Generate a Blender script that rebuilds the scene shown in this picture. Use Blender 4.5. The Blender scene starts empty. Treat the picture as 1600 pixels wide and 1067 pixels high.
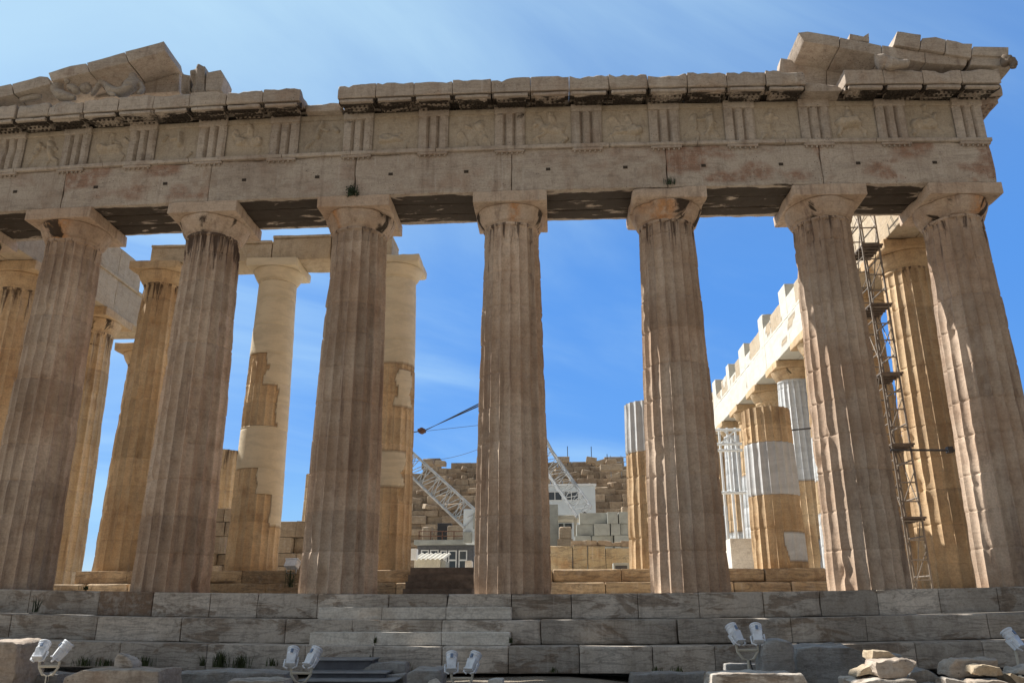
import bpy, bmesh, math, random
import numpy as np
from mathutils import Matrix, Vector, Euler

# ---------------------------------------------------------------- camera, sky, sun, exposure
S = bpy.context.scene
CAM = np.array([3.252, -20.44, -0.2565]); YAW, PIT, ROL, FPX = 0.0539, 0.3164, 0.002, 1259.06
cam_d = bpy.data.cameras.new('camera'); cam = bpy.data.objects.new('camera', cam_d)
S.collection.objects.link(cam); S.camera = cam
cam_d.sensor_width = 36; cam_d.lens = FPX / 1600 * 36; cam_d.clip_start = .1; cam_d.clip_end = 6000
cam.matrix_world = (Matrix.Translation(CAM) @ Matrix.Rotation(YAW, 4, 'Z') @ Matrix.Rotation(math.pi/2 + PIT, 4, 'X')
                    @ Matrix.Rotation(-ROL, 4, 'Z'))
AZ, EL = math.radians(26), math.radians(49)          # sun: from the left, a little behind the facade
SUN = Vector((-math.cos(AZ)*math.cos(EL), math.sin(AZ)*math.cos(EL), math.sin(EL)))
S.view_settings.view_transform = 'Standard'; S.view_settings.look = 'None'
S.view_settings.exposure = 0.7; S.view_settings.gamma = 1

W = bpy.data.worlds.new('World'); S.world = W; W.use_nodes = True
t = W.node_tree; t.nodes.clear()
def wn(k, **kw):
    n = t.nodes.new(k)
    for a, v in kw.items(): setattr(n, a, v)
    return n
out = wn('ShaderNodeOutputWorld'); bg = wn('ShaderNodeBackground'); bg.inputs['Strength'].default_value = .087
sky = wn('ShaderNodeTexSky', sky_type='NISHITA', sun_disc=False, sun_elevation=EL, sun_rotation=math.atan2(SUN.x, SUN.y))
sky.altitude = 150; sky.air_density = 1.0; sky.dust_density = .6; sky.ozone_density = 1.6
hs = wn('ShaderNodeHueSaturation'); hs.inputs['Saturation'].default_value = 1.12; hs.inputs['Value'].default_value = 1.0
tc = wn('ShaderNodeTexCoord'); sep = wn('ShaderNodeSeparateXYZ')
t.links.new(tc.outputs['Generated'], sep.inputs[0])
def wm(op, a, b=None, c=None):
    n = wn('ShaderNodeMath', operation=op)
    for i, v in enumerate((a, b, c)):
        if v is None: continue
        if hasattr(v, 'is_linked'): t.links.new(v, n.inputs[i])
        else: n.inputs[i].default_value = v
    return n.outputs[0]
zz = wm('ADD', wm('MAXIMUM', sep.outputs[2], 0.0), .22)
u, v = wm('DIVIDE', sep.outputs[0], zz), wm('DIVIDE', sep.outputs[1], zz)
cmb = wn('ShaderNodeCombineXYZ')
t.links.new(wm('ADD', wm('MULTIPLY', u, .75), wm('MULTIPLY', v, .5)), cmb.inputs[0])
t.links.new(wm('SUBTRACT', wm('MULTIPLY', v, 1.5), wm('MULTIPLY', u, 1.0)), cmb.inputs[1])
cn = wn('ShaderNodeTexNoise'); cn.inputs['Scale'].default_value = .85; cn.inputs['Detail'].default_value = 7
cn.inputs['Roughness'].default_value = .55; cn.inputs['Distortion'].default_value = .7
t.links.new(cmb.outputs[0], cn.inputs['Vector'])
# thin high cloud, thickest up and to the left (the south)
bias = wm('ADD', wm('MULTIPLY', sep.outputs[0], -.62), wm('MULTIPLY', sep.outputs[2], .95))
cov = wm('ADD', cn.outputs['Fac'], wm('MULTIPLY', bias, .5))
mr = wn('ShaderNodeMapRange', interpolation_type='SMOOTHSTEP')
mr.inputs['From Min'].default_value = .5; mr.inputs['From Max'].default_value = 1.22; mr.inputs['To Max'].default_value = .8
t.links.new(cov, mr.inputs['Value'])
mx = wn('ShaderNodeMix', data_type='RGBA'); mx.inputs['B'].default_value = (4.9, 6.9, 7.6, 1)
rp = wn('ShaderNodeValToRGB'); rp.color_ramp.interpolation = 'EASE'
K_ = 1/.1415
stops = [(0, (.50, .74, .93)), (.09, (.20, .50, .95)), (.2, (.105, .36, .93)), (.33, (.095, .335, .90)), (.6, (.15, .345, .76)), (1, (.09, .22, .55))]
while len(rp.color_ramp.elements) < len(stops): rp.color_ramp.elements.new(.5)
for e_, (p_, c_) in zip(rp.color_ramp.elements, stops): e_.position = p_; e_.color = (*c_, 1)
t.links.new(sep.outputs[2], rp.inputs[0])
sc_ = wn('ShaderNodeVectorMath', operation='SCALE'); sc_.inputs['Scale'].default_value = K_; t.links.new(rp.outputs[0], sc_.inputs[0])
m0 = wn('ShaderNodeMix', data_type='RGBA'); m0.inputs['Factor'].default_value = .82
t.links.new(sky.outputs[0], hs.inputs['Color']); t.links.new(hs.outputs[0], m0.inputs['A']); t.links.new(sc_.outputs[0], m0.inputs['B'])
t.links.new(m0.outputs['Result'], mx.inputs['A'])
# added unseen cloud veil, eastern sky behind the camera: fill light for the facade
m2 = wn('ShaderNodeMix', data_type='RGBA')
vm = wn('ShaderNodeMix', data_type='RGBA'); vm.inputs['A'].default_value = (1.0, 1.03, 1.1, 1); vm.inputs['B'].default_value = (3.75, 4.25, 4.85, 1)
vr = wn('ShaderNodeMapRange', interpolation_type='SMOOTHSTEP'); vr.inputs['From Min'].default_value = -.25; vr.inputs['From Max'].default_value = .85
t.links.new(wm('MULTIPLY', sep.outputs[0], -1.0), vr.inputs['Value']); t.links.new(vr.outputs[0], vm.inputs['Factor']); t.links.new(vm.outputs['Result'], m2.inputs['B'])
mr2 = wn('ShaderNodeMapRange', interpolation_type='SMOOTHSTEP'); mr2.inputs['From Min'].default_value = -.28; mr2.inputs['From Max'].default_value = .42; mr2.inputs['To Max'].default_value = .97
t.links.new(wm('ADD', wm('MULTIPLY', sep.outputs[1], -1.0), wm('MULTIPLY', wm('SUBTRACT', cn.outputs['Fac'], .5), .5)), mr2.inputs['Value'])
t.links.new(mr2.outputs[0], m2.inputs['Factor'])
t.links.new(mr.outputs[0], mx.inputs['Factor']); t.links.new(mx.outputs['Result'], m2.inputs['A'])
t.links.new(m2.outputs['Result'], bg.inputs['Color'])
t.links.new(bg.outputs[0], out.inputs[0])

sun_d = bpy.data.lights.new('sun', 'SUN'); sun_d.energy = 5.0; sun_d.angle = math.radians(.53); sun_d.color = (1, .95, .88)
sun = bpy.data.objects.new('sun', sun_d); S.collection.objects.link(sun)
sun.rotation_euler = SUN.to_track_quat('Z', 'Y').to_euler(); sun.location = (-60, 30, 90)
S.cycles.max_bounces = 6; S.cycles.diffuse_bounces = 4

# ---------------------------------------------------------------- pixel <-> point
_c, _s = math.cos(YAW), math.sin(YAW); _cp, _sp = math.cos(PIT), math.sin(PIT)
R_ = np.array([_c, _s, 0]); F_ = np.array([-_s*_cp, _c*_cp, _sp]); U_ = np.array([_s*_sp, -_c*_sp, _cp])
def ray(px, py):
    u = (px-800)/FPX; v = (533.5-py)/FPX; c, s = math.cos(ROL), math.sin(ROL)
    return F_ + (c*u+s*v)*R_ + (-s*u+c*v)*U_
def at(px, py, Y):
    d = ray(px, py); return CAM + d*((Y-CAM[1])/d[1])
def pix(p):
    d = np.array(p)-CAM; f = d@F_; u = d@R_/f; v = d@U_/f; c, s = math.cos(ROL), math.sin(ROL)
    return 800+FPX*(c*u-s*v), 533.5-FPX*(s*u+c*v)
# the facade is not quite straight: its long lines curve by a hand's breadth (the temple's own refinements)
def warp(P):
    P = np.array(P, float).reshape(-1, 3); dx = np.clip(P[:, 0]-2.007, -17, 14); Q = P.copy()
    Q[:, 0] -= 1.515e-4*dx**3; Q[:, 2] -= 1.801e-4*(P[:, 2]-5.273)*dx*dx
    return Q

# ---------------------------------------------------------------- noise
def _h(i, j, k, s):
    with np.errstate(over='ignore'):
        n = (i.astype(np.int64)*374761393 + j.astype(np.int64)*668265263 + k.astype(np.int64)*2147483647 + s*974634777) & 0xffffffff
        n = ((n ^ (n >> 13))*1274126177) & 0xffffffff
        n = (n ^ (n >> 16)) & 0xffffff
    return n/16777215.0
def vn(P, s=0):
    P = np.asarray(P, float); I = np.floor(P).astype(int); f = P-I; f = f*f*(3-2*f)
    r = 0
    for a in (0, 1):
        for b in (0, 1):
            for c in (0, 1):
                w = (f[:, 0] if a else 1-f[:, 0])*(f[:, 1] if b else 1-f[:, 1])*(f[:, 2] if c else 1-f[:, 2])
                r = r + w*_h(I[:, 0]+a, I[:, 1]+b, I[:, 2]+c, s)
    return r
def fbm(P, s=0, o=3):
    r = 0; a = .5; P = np.asarray(P, float); tot = 0
    for i in range(o):
        r = r + a*vn(P*(2.03**i)+17.3*i, s+i); tot += a; a *= .5
    return r/tot

# ---------------------------------------------------------------- materials
def mat(name):
    m = bpy.data.materials.new(name); m.use_nodes = True; return m
class NB:
    def __init__(s, m): s.t = m.node_tree; s.b = s.t.nodes['Principled BSDF']
    def n(s, k, **kw):
        x = s.t.nodes.new(k)
        for a, v in kw.items(): setattr(x, a, v)
        return x
    def put(s, sock, v):
        if hasattr(v, 'is_linked'): s.t.links.new(v, sock)
        elif isinstance(v, tuple) and len(v) == 3 and sock.type == 'RGBA': sock.default_value = (*v, 1)
        else: sock.default_value = v
    def m(s, op, a, b=0.0, clamp=False):
        x = s.n('ShaderNodeMath', operation=op, use_clamp=clamp); s.put(x.inputs[0], a); s.put(x.inputs[1], b); return x.outputs[0]
    def noise(s, vec, sc, det=4, rough=.55, dist=0.0):
        x = s.n('ShaderNodeTexNoise'); s.put(x.inputs['Vector'], vec); x.inputs['Scale'].default_value = sc
        x.inputs['Detail'].default_value = det; x.inputs['Roughness'].default_value = rough; x.inputs['Distortion'].default_value = dist
        return x.outputs['Fac']
    def mp(s, vec, sc, rot=(0, 0, 0), loc=(0, 0, 0)):
        x = s.n('ShaderNodeMapping'); s.put(x.inputs['Vector'], vec); x.inputs['Scale'].default_value = sc
        x.inputs['Rotation'].default_value = rot; x.inputs['Location'].default_value = loc; return x.outputs[0]
    def ss(s, v, a, b, lo=0.0, hi=1.0):
        x = s.n('ShaderNodeMapRange', interpolation_type='SMOOTHSTEP'); s.put(x.inputs['Value'], v)
        for k, q in (('From Min', a), ('From Max', b), ('To Min', lo), ('To Max', hi)): s.put(x.inputs[k], q)
        return x.outputs[0]
    def mix(s, f, a, b, mode='MIX'):
        x = s.n('ShaderNodeMix', data_type='RGBA', blend_type=mode); s.put(x.inputs['Factor'], f); s.put(x.inputs['A'], a); s.put(x.inputs['B'], b)
        return x.outputs['Result']
    def attr(s, name):
        x = s.n('ShaderNodeAttribute'); x.attribute_name = name; return x.outputs['Fac']

NEWM = (.59, .605, .61)
def stone(name, A, B, C, crust=.74, streak=.6, vein=.5, lich=.25, bump=.35, new=NEWM, ochre=(.44, .24, .11), rough=.82, streakc=(.13, .075, .05), lichc=(.62, .57, .50), pits=0.0, blot=0.0):
    m = mat(name); q = NB(m); pos = q.n('ShaderNodeNewGeometry').outputs['Position']
    big = q.noise(pos, .42, 6, .62); med = q.noise(q.mp(pos, (1, 1, .8), (.3, .5, .2)), 1.5, 7, .62, .4)
    col = q.mix(q.ss(big, .38, .64), A, B)
    col = q.mix(q.ss(med, .5, .72, 0, .62), col, C)
    tint = q.attr('tint')
    hv = q.n('ShaderNodeHueSaturation'); q.put(hv.inputs['Color'], col)
    q.put(hv.inputs['Value'], q.m('ADD', 1.0, q.m('MULTIPLY', tint, .2))); col = hv.outputs[0]
    col = q.mix(q.m('MULTIPLY', q.ss(q.attr('ochre'), 0, 1, 0, .8), q.ss(q.noise(pos, 5, 6, .7), .34, .56, .25, 1)), col, ochre)
    if blot:
        bn = q.noise(q.mp(pos, (.55, 1, 1.5), (0, .3, 0)), 1.5, 7, .65, .9)
        col = q.mix(q.ss(bn, .53, .60, 0, blot), col, (.19, .125, .075))
    # veins in the marble, running obliquely
    vv = q.noise(q.mp(pos, (.35, .5, 2.6), (.25, .35, .1)), 1.6, 6, .6, 1.2)
    vb = q.m('ABSOLUTE', q.m('SUBTRACT', vv, .5))
    col = q.mix(q.ss(vb, .0, .042, vein, 0), col, q.mix(.5, col, (.06, .055, .05)))
    # run-off streaks
    st = q.noise(q.mp(pos, (3.0, 3.0, .22)), 1.4, 6, .65, .25)
    col = q.mix(q.ss(st, .53, .72, 0, streak), col, streakc)
    st2 = q.noise(q.mp(pos, (4.0, 4.0, .3), loc=(7, 3, 1)), 1.6, 5, .6)
    col = q.mix(q.ss(st2, .58, .74, 0, lich*1.3), col, lichc)
    fine = q.noise(pos, 21, 5, .65)
    col = q.mix(q.ss(fine, .36, .68, .0, .34), col, q.mix(.65, col, (.08, .06, .05)))
    mo = q.noise(q.mp(pos, (1, 1, .7), (.4, .2, 0)), 4.5, 7, .72, .3)
    col = q.mix(q.ss(mo, .5, .7, 0, .5), col, q.mix(.6, col, (.09, .06, .045)))
    col = q.mix(q.ss(mo, .3, .46, .22, 0), col, lichc)
    sp = q.noise(pos, 9, 6, .7)
    col = q.mix(q.ss(sp, .6, .74, 0, lich), col, lichc)
    # pale new marble set into the old
    nv = q.noise(q.mp(pos, (1, 1, 3), (.1, .2, 0)), 1.2, 5, .6, .6)
    nc = q.mix(q.ss(nv, .4, .65), new, tuple(c*.86 for c in new))
    nc = q.mix(q.ss(fine, .35, .75, 0, .12), nc, (.3, .27, .22))
    pt = q.attr('patch'); col = q.mix(q.ss(pt, .46, .54), col, nc)
    sm = q.m('MULTIPLY', q.ss(pt, .12, .3), q.ss(pt, .7, .88, 1, 0)); col = q.mix(q.m('MULTIPLY', sm, .42), col, (.12, .08, .05))
    # black crust
    ck = q.noise(q.mp(pos, (.8, 2.6, .6)), 1.25, 6, .6, .5)
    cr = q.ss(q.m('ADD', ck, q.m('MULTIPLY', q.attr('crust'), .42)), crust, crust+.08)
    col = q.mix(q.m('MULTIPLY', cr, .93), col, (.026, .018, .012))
    rn = q.noise(q.mp(pos, (4.2, 4.2, .3), loc=(3, 9, 2)), 1.5, 6, .65, .3)
    rr_ = q.ss(q.m('ADD', rn, q.m('MULTIPLY', q.attr('run'), .34)), .69, .83)
    col = q.mix(q.m('MULTIPLY', rr_, .88), col, (.05, .03, .022))
    if pits:
        pv_ = q.n('ShaderNodeTexVoronoi'); q.put(pv_.inputs['Vector'], q.mp(pos, (1, 1, 1))); pv_.inputs['Scale'].default_value = 11
        pz = q.m('MULTIPLY', q.ss(pv_.outputs['Distance'], .10, .2, 1, 0), q.ss(q.noise(pos, 1.1, 4), .5, .62))
        col = q.mix(q.m('MULTIPLY', pz, pits), col, (.07, .045, .03))
    q.put(q.b.inputs['Base Color'], col); q.b.inputs['Roughness'].default_value = rough
    q.b.inputs['Specular IOR Level'].default_value = .25
    vo = q.n('ShaderNodeTexVoronoi'); q.put(vo.inputs['Vector'], pos); vo.inputs['Scale'].default_value = 16
    h = q.m('ADD', q.m('MULTIPLY', fine, .5), q.m('ADD', q.m('MULTIPLY', q.noise(q.mp(pos, (1, 1, 3)), 4, 6, .65), 1.0), q.m('MULTIPLY', q.ss(vo.outputs['Distance'], 0, .25), .12)))
    bp = q.n('ShaderNodeBump'); bp.inputs['Strength'].default_value = bump; bp.inputs['Distance'].default_value = .05
    q.put(bp.inputs['Height'], h); q.t.links.new(bp.outputs[0], q.b.inputs['Normal'])
    return m
def plain(name, c, rough=.5, metal=0.0, var=.12, sc=6):
    m = mat(name); q = NB(m); pos = q.n('ShaderNodeNewGeometry').outputs['Position']
    n = q.noise(pos, sc, 5, .65)
    q.put(q.b.inputs['Base Color'], q.mix(q.ss(n, .35, .7, 0, 1), c, tuple(x*(1-2*var) for x in c)))
    q.b.inputs['Roughness'].default_value = rough; q.b.inputs['Metallic'].default_value = metal
    bp = q.n('ShaderNodeBump'); bp.inputs['Strength'].default_value = .12; bp.inputs['Distance'].default_value = .01
    q.put(bp.inputs['Height'], q.noise(pos, sc*6, 3)); q.t.links.new(bp.outputs[0], q.b.inputs['Normal'])
    return m
M = {}
M['front'] = stone('marble_front', (.58, .455, .345), (.44, .31, .215), (.37, .25, .17), crust=.80, streak=.55, vein=.22, bump=.2, ochre=(.52, .23, .07), streakc=(.125, .07, .05), lichc=(.50, .43, .35))
M['arch'] = stone('marble_entablature', (.51, .435, .355), (.42, .345, .275), (.35, .25, .18), crust=.78, streak=.36, vein=.4, lich=.25, ochre=(.30, .16, .10), pits=.8)
M['metope'] = stone('marble_metope', (.50, .42, .32), (.45, .37, .275), (.40, .32, .225), crust=.9, streak=.15, vein=.2, lich=.12)
M['warm'] = stone('marble_honey', (.62, .46, .28), (.53, .36, .2), (.38, .23, .12), crust=.84, streak=.4, vein=.25, bump=.22, lich=.14, lichc=(.56, .44, .30))
M['pale'] = stone('marble_pale', (.52, .43, .31), (.47, .37, .25), (.42, .31, .19), crust=.9, streak=.14, vein=.3, lich=.1, new=(.60, .575, .50))
M['cream'] = stone('marble_cream_repair', (.62, .46, .28), (.53, .36, .2), (.38, .23, .12), crust=.84, streak=.35, vein=.25, bump=.22, lich=.14, lichc=(.56, .44, .30), new=(.66, .56, .40))
M['floor'] = stone('marble_floor', (.62, .57, .49), (.54, .49, .41), (.46, .39, .31), crust=.95, streak=0, vein=.4, lich=.2)
M['steplight'] = stone('marble_step_pale', (.74, .70, .62), (.66, .61, .53), (.56, .49, .40), crust=.95, streak=.1, vein=.4, lich=.1, blot=.15)
M['porchstep'] = stone('marble_porch_step', (.56, .42, .27), (.47, .34, .2), (.38, .23, .12), crust=.84, streak=.25, vein=.9, lich=.2, blot=.35)
M['new'] = stone('marble_restored', (.72, .69, .63), (.66, .62, .55), (.62, .56, .46), crust=.95, streak=.08, vein=.25, lich=.05, bump=.2)
M['step'] = stone('marble_step', (.60, .54, .465), (.46, .405, .34), (.35, .29, .225), blot=.62, crust=.84, streak=.25, vein=.75, lich=.3, streakc=(.10, .07, .05), ochre=(.20, .11, .055))
M['rock'] = stone('limestone_grey', (.38, .37, .35), (.28, .265, .245), (.33, .28, .22), crust=.82, streak=.15, lich=.35, bump=.6)
M['wall'] = stone('masonry_old', (.44, .35, .25), (.34, .255, .175), (.24, .17, .115), crust=.84, streak=.25, lich=.25, bump=.5)
M['slab'] = stone('marble_yellow', (.52, .43, .29), (.47, .36, .21), (.44, .25, .11), crust=.82, streak=.4, vein=.9, lich=.3)
M['figure'] = stone('marble_figure', (.43, .37, .30), (.36, .30, .24), (.30, .24, .19), crust=.86, streak=.2, lich=.2)
M['darkstone'] = stone('marble_blackened', (.20, .155, .115), (.13, .1, .075), (.10, .075, .055), lich=.1, lichc=(.3, .25, .2))
M['concrete'] = plain('concrete', (.36, .37, .34), .9, 0, .12, 2)
M['white'] = plain('white_paint', (.72, .74, .74), .45, 0, .06, 3)
M['lamp'] = plain('lamp_enamel', (.78, .80, .83), .45, 0, .13, 7)
M['steel'] = plain('galvanised_steel', (.34, .35, .36), .45, .7, .15, 4)
M['tube'] = plain('weathered_tube', (.27, .225, .18), .6, .3, .2, 4)
M['boom'] = plain('boom_paint', (.50, .515, .52), .5, .1, .2, 3)
M['dark'] = plain('dark_metal', (.05, .05, .055), .5, .3, .1, 5)
M['creampaint'] = plain('cream_paint', (.62, .58, .48), .6, 0, .08, 3)
M['blue'] = plain('label_blue', (.16, .22, .33), .5)
M['cabin'] = plain('cabin_sheet', (.60, .66, .70), .5, 0, .05, 2)
M['wood'] = plain('weathered_boards', (.17, .135, .11), .85, 0, .2, 5)
M['greywood'] = plain('grey_boards', (.13, .135, .15), .8, 0, .15, 5)
M['rust'] = plain('rusty_iron', (.16, .075, .045), .8, .2, .25, 6)
M['grass'] = plain('grass_blade', (.075, .095, .03), .8, 0, .25, 9)
M['bush'] = plain('caper_leaf', (.035, .055, .022), .8, 0, .25, 9)
mg = mat('window_glass'); q = NB(mg); q.b.inputs['Base Color'].default_value = (.05, .065, .08, 1); q.b.inputs['Roughness'].default_value = .08
M['glass'] = mg
gm = mat('rocky_ground'); q = NB(gm); pos = q.n('ShaderNodeNewGeometry').outputs['Position']
cl = q.mix(q.ss(q.noise(pos, .7, 8, .65), .35, .65), (.31, .26, .195), (.22, .18, .135))
cl = q.mix(q.ss(q.noise(pos, 6, 6, .7), .5, .7), cl, (.34, .31, .27)); q.put(q.b.inputs['Base Color'], cl); q.b.inputs['Roughness'].default_value = .95
bp = q.n('ShaderNodeBump'); bp.inputs['Distance'].default_value = .08; q.put(bp.inputs['Height'], q.noise(pos, 8, 8, .7)); q.t.links.new(bp.outputs[0], q.b.inputs['Normal'])
M['ground'] = gm

# ---------------------------------------------------------------- mesh builder
class MB:
    def __init__(s): s.V = []; s.F = []; s.n = 0; s.A = {}; s.mi = []; s.sm = []
    def add(s, V, F, mi=0, smooth=True, **attrs):
        V = np.asarray(V, float).reshape(-1, 3)
        for k in attrs:
            if k not in s.A: s.A[k] = [np.zeros(s.n)] if s.n else []
        for k in s.A:
            a = attrs.get(k, 0.0); s.A[k].append(np.broadcast_to(np.asarray(a, float), (len(V),)).copy())
        s.V.append(V); s.F += [tuple(int(i)+s.n for i in f) for f in F]; s.mi += [mi]*len(F); s.sm += [smooth]*len(F); s.n += len(V)
        return s
    def build(s, name, mats, parent=None, wp=False, origin=None, ang=38):
        V = np.concatenate(s.V)
        if wp: V = warp(V)
        if not isinstance(mats, (list, tuple)): mats = [mats]
        if origin is None:
            if parent is not None: origin = np.array(parent['_w'])
            else: origin = np.array([(V[:, 0].min()+V[:, 0].max())/2, (V[:, 1].min()+V[:, 1].max())/2, V[:, 2].min()])
        me = bpy.data.meshes.new(name); me.from_pydata((V-origin).tolist(), [], s.F)
        for mm in mats: me.materials.append(mm)
        me.polygons.foreach_set('material_index', s.mi); me.polygons.foreach_set('use_smooth', s.sm)
        for k, L in s.A.items():
            a = me.attributes.new(k, 'FLOAT', 'POINT'); a.data.foreach_set('value', np.concatenate(L).astype(np.float32))
        me.update(); me.set_sharp_from_angle(angle=math.radians(ang))
        o = bpy.data.objects.new(name, me); S.collection.objects.link(o)
        if parent is not None:
            o.parent = parent; o.location = tuple(origin-np.array(parent['_w']))
        else: o.location = tuple(origin)
        o['_w'] = [float(x) for x in origin]
        return o
def tag(o, label=None, cat=None, group=None, kind=None):
    for k, v in (('label', label), ('category', cat), ('group', group), ('kind', kind)):
        if v: o[k] = v
    return o
def thing(name, loc, label, cat, group=None):
    o = bpy.data.objects.new(name, None); o.empty_display_size = .2; o.location = tuple(loc); S.collection.objects.link(o)
    o['_w'] = [float(x) for x in loc]
    return tag(o, label, cat, group)

def ticks(a, b, r, step):
    L = b-a; r = min(r, L*.25); n = max(1, int(round((L-2*r)/step)))
    return np.array([a, a+r*.45]+list(np.linspace(a+r, b-r, n+1))+[b-r*.45, b])
def rbox(lo, hi, r=.03, chip=.05, amp=.006, step=.3, seed=0, big=0.0, skew=None):
    """a stone block: worn, chipped edges and slightly uneven faces"""
    lo = np.array(lo, float); hi = np.array(hi, float); T = [ticks(lo[i], hi[i], max(r, .02)+chip*.5, step) for i in range(3)]
    n = [len(x) for x in T]; idx = {}; V = []; F = []
    def vid(i, j, k):
        key = (i, j, k)
        if key not in idx: idx[key] = len(V); V.append((T[0][i], T[1][j], T[2][k]))
        return idx[key]
    for a in range(3):
        b, c = (a+1) % 3, (a+2) % 3
        for side in (0, n[a]-1):
            for i in range(n[b]-1):
                for j in range(n[c]-1):
                    qd = []
                    for (di, dj) in ((0, 0), (1, 0), (1, 1), (0, 1)):
                        k = [0, 0, 0]; k[a] = side; k[b] = i+di; k[c] = j+dj; qd.append(vid(*k))
                    F.append(qd if side else qd[::-1])
    V = np.array(V); off = seed*3.71
    rr = r*.4 + np.clip(fbm(V*1.7+off, seed, 3)-.45, 0, 1)*chip*3.2 + np.clip(fbm(V*4.1+off, seed+5, 2)-.5, 0, 1)*chip*1.2
    rr = np.minimum(rr, (hi-lo).min()*.42)[:, None]
    Q = np.clip(V, lo+rr, hi-rr); D = V-Q; L = np.linalg.norm(D, axis=1, keepdims=True); L[L == 0] = 1
    V = Q+D/L*rr
    c = (lo+hi)/2; N = D/L
    V = V+N*((fbm(V*1.3+off, seed+9, 3)-.5)[:, None]*amp*3)
    if big: V = V+N*((fbm(V*.9+off, seed+21, 3)-.5)[:, None]*big*2)+(np.stack([fbm(V*.8+off+k*9, seed+30+k, 2)-.5 for k in range(3)], 1))*big*.9
    return V, F
def block(mb, lo, hi, M3=None, loc=None, mi=0, attrs={}, **kw):
    V, F = rbox(lo, hi, **kw)
    if M3 is not None: V = V@np.array(M3).T
    if loc is not None: V = V+np.array(loc)
    return mb.add(V, F, mi, **attrs)
def box(mb, lo, hi, mi=0, M3=None, loc=None, smooth=False, **attrs):
    x0, y0, z0 = lo; x1, y1, z1 = hi
    V = np.array([(x, y, z) for z in (z0, z1) for y in (y0, y1) for x in (x0, x1)], float)
    F = [(0, 2, 3, 1), (4, 5, 7, 6), (0, 1, 5, 4), (2, 6, 7, 3), (0, 4, 6, 2), (1, 3, 7, 5)]
    if M3 is not None: V = V@np.array(M3).T
    if loc is not None: V = V+np.array(loc)
    return mb.add(V, F, mi, smooth, **attrs)
def bbox_(mb, lo, hi, b=.01, mi=0, M3=None, loc=None):
    V, F = rbox(lo, hi, r=b*2.5, chip=0, amp=0, step=9)
    if M3 is not None: V = V@np.array(M3).T
    if loc is not None: V = V+np.array(loc)
    return mb.add(V, F, mi)
def tube(mb, P, r, n=8, mi=0, cap=True, **attrs):
    P = [np.array(p, float) for p in P]; rs = r if isinstance(r, (list, tuple)) else [r]*len(P)
    V = []; F = []; ref = None
    for i, p in enumerate(P):
        d = (P[min(i+1, len(P)-1)]-P[max(i-1, 0)]); d = d/(np.linalg.norm(d)+1e-9)
        if ref is None: ref = np.array([0, 0, 1.]) if abs(d[2]) < .9 else np.array([1., 0, 0])
        a = np.cross(d, ref); a /= np.linalg.norm(a)+1e-9; b = np.cross(d, a); ref = np.cross(a, d) if False else ref
        for k in range(n):
            w = 2*math.pi*k/n; V.append(p+rs[i]*(math.cos(w)*a+math.sin(w)*b))
    for i in range(len(P)-1):
        for k in range(n):
            F.append((i*n+k, i*n+(k+1) % n, (i+1)*n+(k+1) % n, (i+1)*n+k))
    if cap: F.append(tuple(range(n))[::-1]); F.append(tuple((len(P)-1)*n+k for k in range(n)))
    return mb.add(V, F, mi, **attrs)
def lathe(mb, prof, n=48, loc=(0, 0, 0), M3=None, mi=0, dmg=0, seed=0, capb=True, capt=True, **attrs):
    V = []; F = []
    for (r, z) in prof:
        for k in range(n):
            w = 2*math.pi*k/n; V.append((r*math.cos(w), r*math.sin(w), z))
    m = len(prof)
    for i in range(m-1):
        for k in range(n): F.append((i*n+k, i*n+(k+1) % n, (i+1)*n+(k+1) % n, (i+1)*n+k))
    if capb: F.append(tuple(range(n))[::-1])
    if capt: F.append(tuple((m-1)*n+k for k in range(n)))
    V = np.array(V)
    if dmg:
        d = np.clip(fbm(V*1.6+seed*5.3, seed, 3)-.52, 0, 1)*dmg*2.2+(fbm(V*4+seed, seed+3, 2)-.5)*dmg*.12
        R = np.linalg.norm(V[:, :2], axis=1); V[:, :2] *= (1-d/np.maximum(R, .2))[:, None]
    if M3 is not None: V = V@np.array(M3).T
    return mb.add(V+np.array(loc), F, mi, **attrs)
def rotz(a): return np.array(Matrix.Rotation(a, 3, 'Z'))
def rotE(x, y, z): return np.array(Euler((x, y, z)).to_matrix())
def prism(poly, d0, d1, bev=.03, cut=.3, amp=.03, seed=0, axis=1):
    """solid with the given outline (world points on a plane), pushed back along y, edges broken, faces uneven"""
    bm = bmesh.new(); P = [np.array(p, float) for p in poly]
    a = [bm.verts.new((p[0], d0, p[2])) for p in P]; f = bm.faces.new(a)
    r = bmesh.ops.extrude_face_region(bm, geom=[f])
    for v_ in [g for g in r['geom'] if isinstance(g, bmesh.types.BMVert)]: v_.co.y = d1
    bmesh.ops.recalc_face_normals(bm, faces=bm.faces)
    bmesh.ops.bevel(bm, geom=list(bm.edges), offset=bev, segments=2, affect='EDGES', profile=.5, clamp_overlap=True)
    bmesh.ops.triangulate(bm, faces=[f for f in bm.faces if len(f.verts) > 4])
    for _ in range(4):
        E_ = [e for e in bm.edges if e.calc_length() > cut]
        if not E_: break
        bmesh.ops.subdivide_edges(bm, edges=E_, cuts=1)
        bmesh.ops.triangulate(bm, faces=[f for f in bm.faces if len(f.verts) > 4])
    bm.verts.ensure_lookup_table(); bm.verts.index_update()
    V = np.array([v_.co[:] for v_ in bm.verts]); N = np.array([v_.normal[:] for v_ in bm.verts])
    F = [tuple(v_.index for v_ in f.verts) for f in bm.faces]; bm.free()
    V = V-N*(np.clip(fbm(V*2.1+seed*3.3, seed, 3)-.38, 0, 1)*amp*2.6)[:, None]
    return V, F
def ppoly(L, Y): return [at(x, y, Y) for x, y in L]

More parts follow.
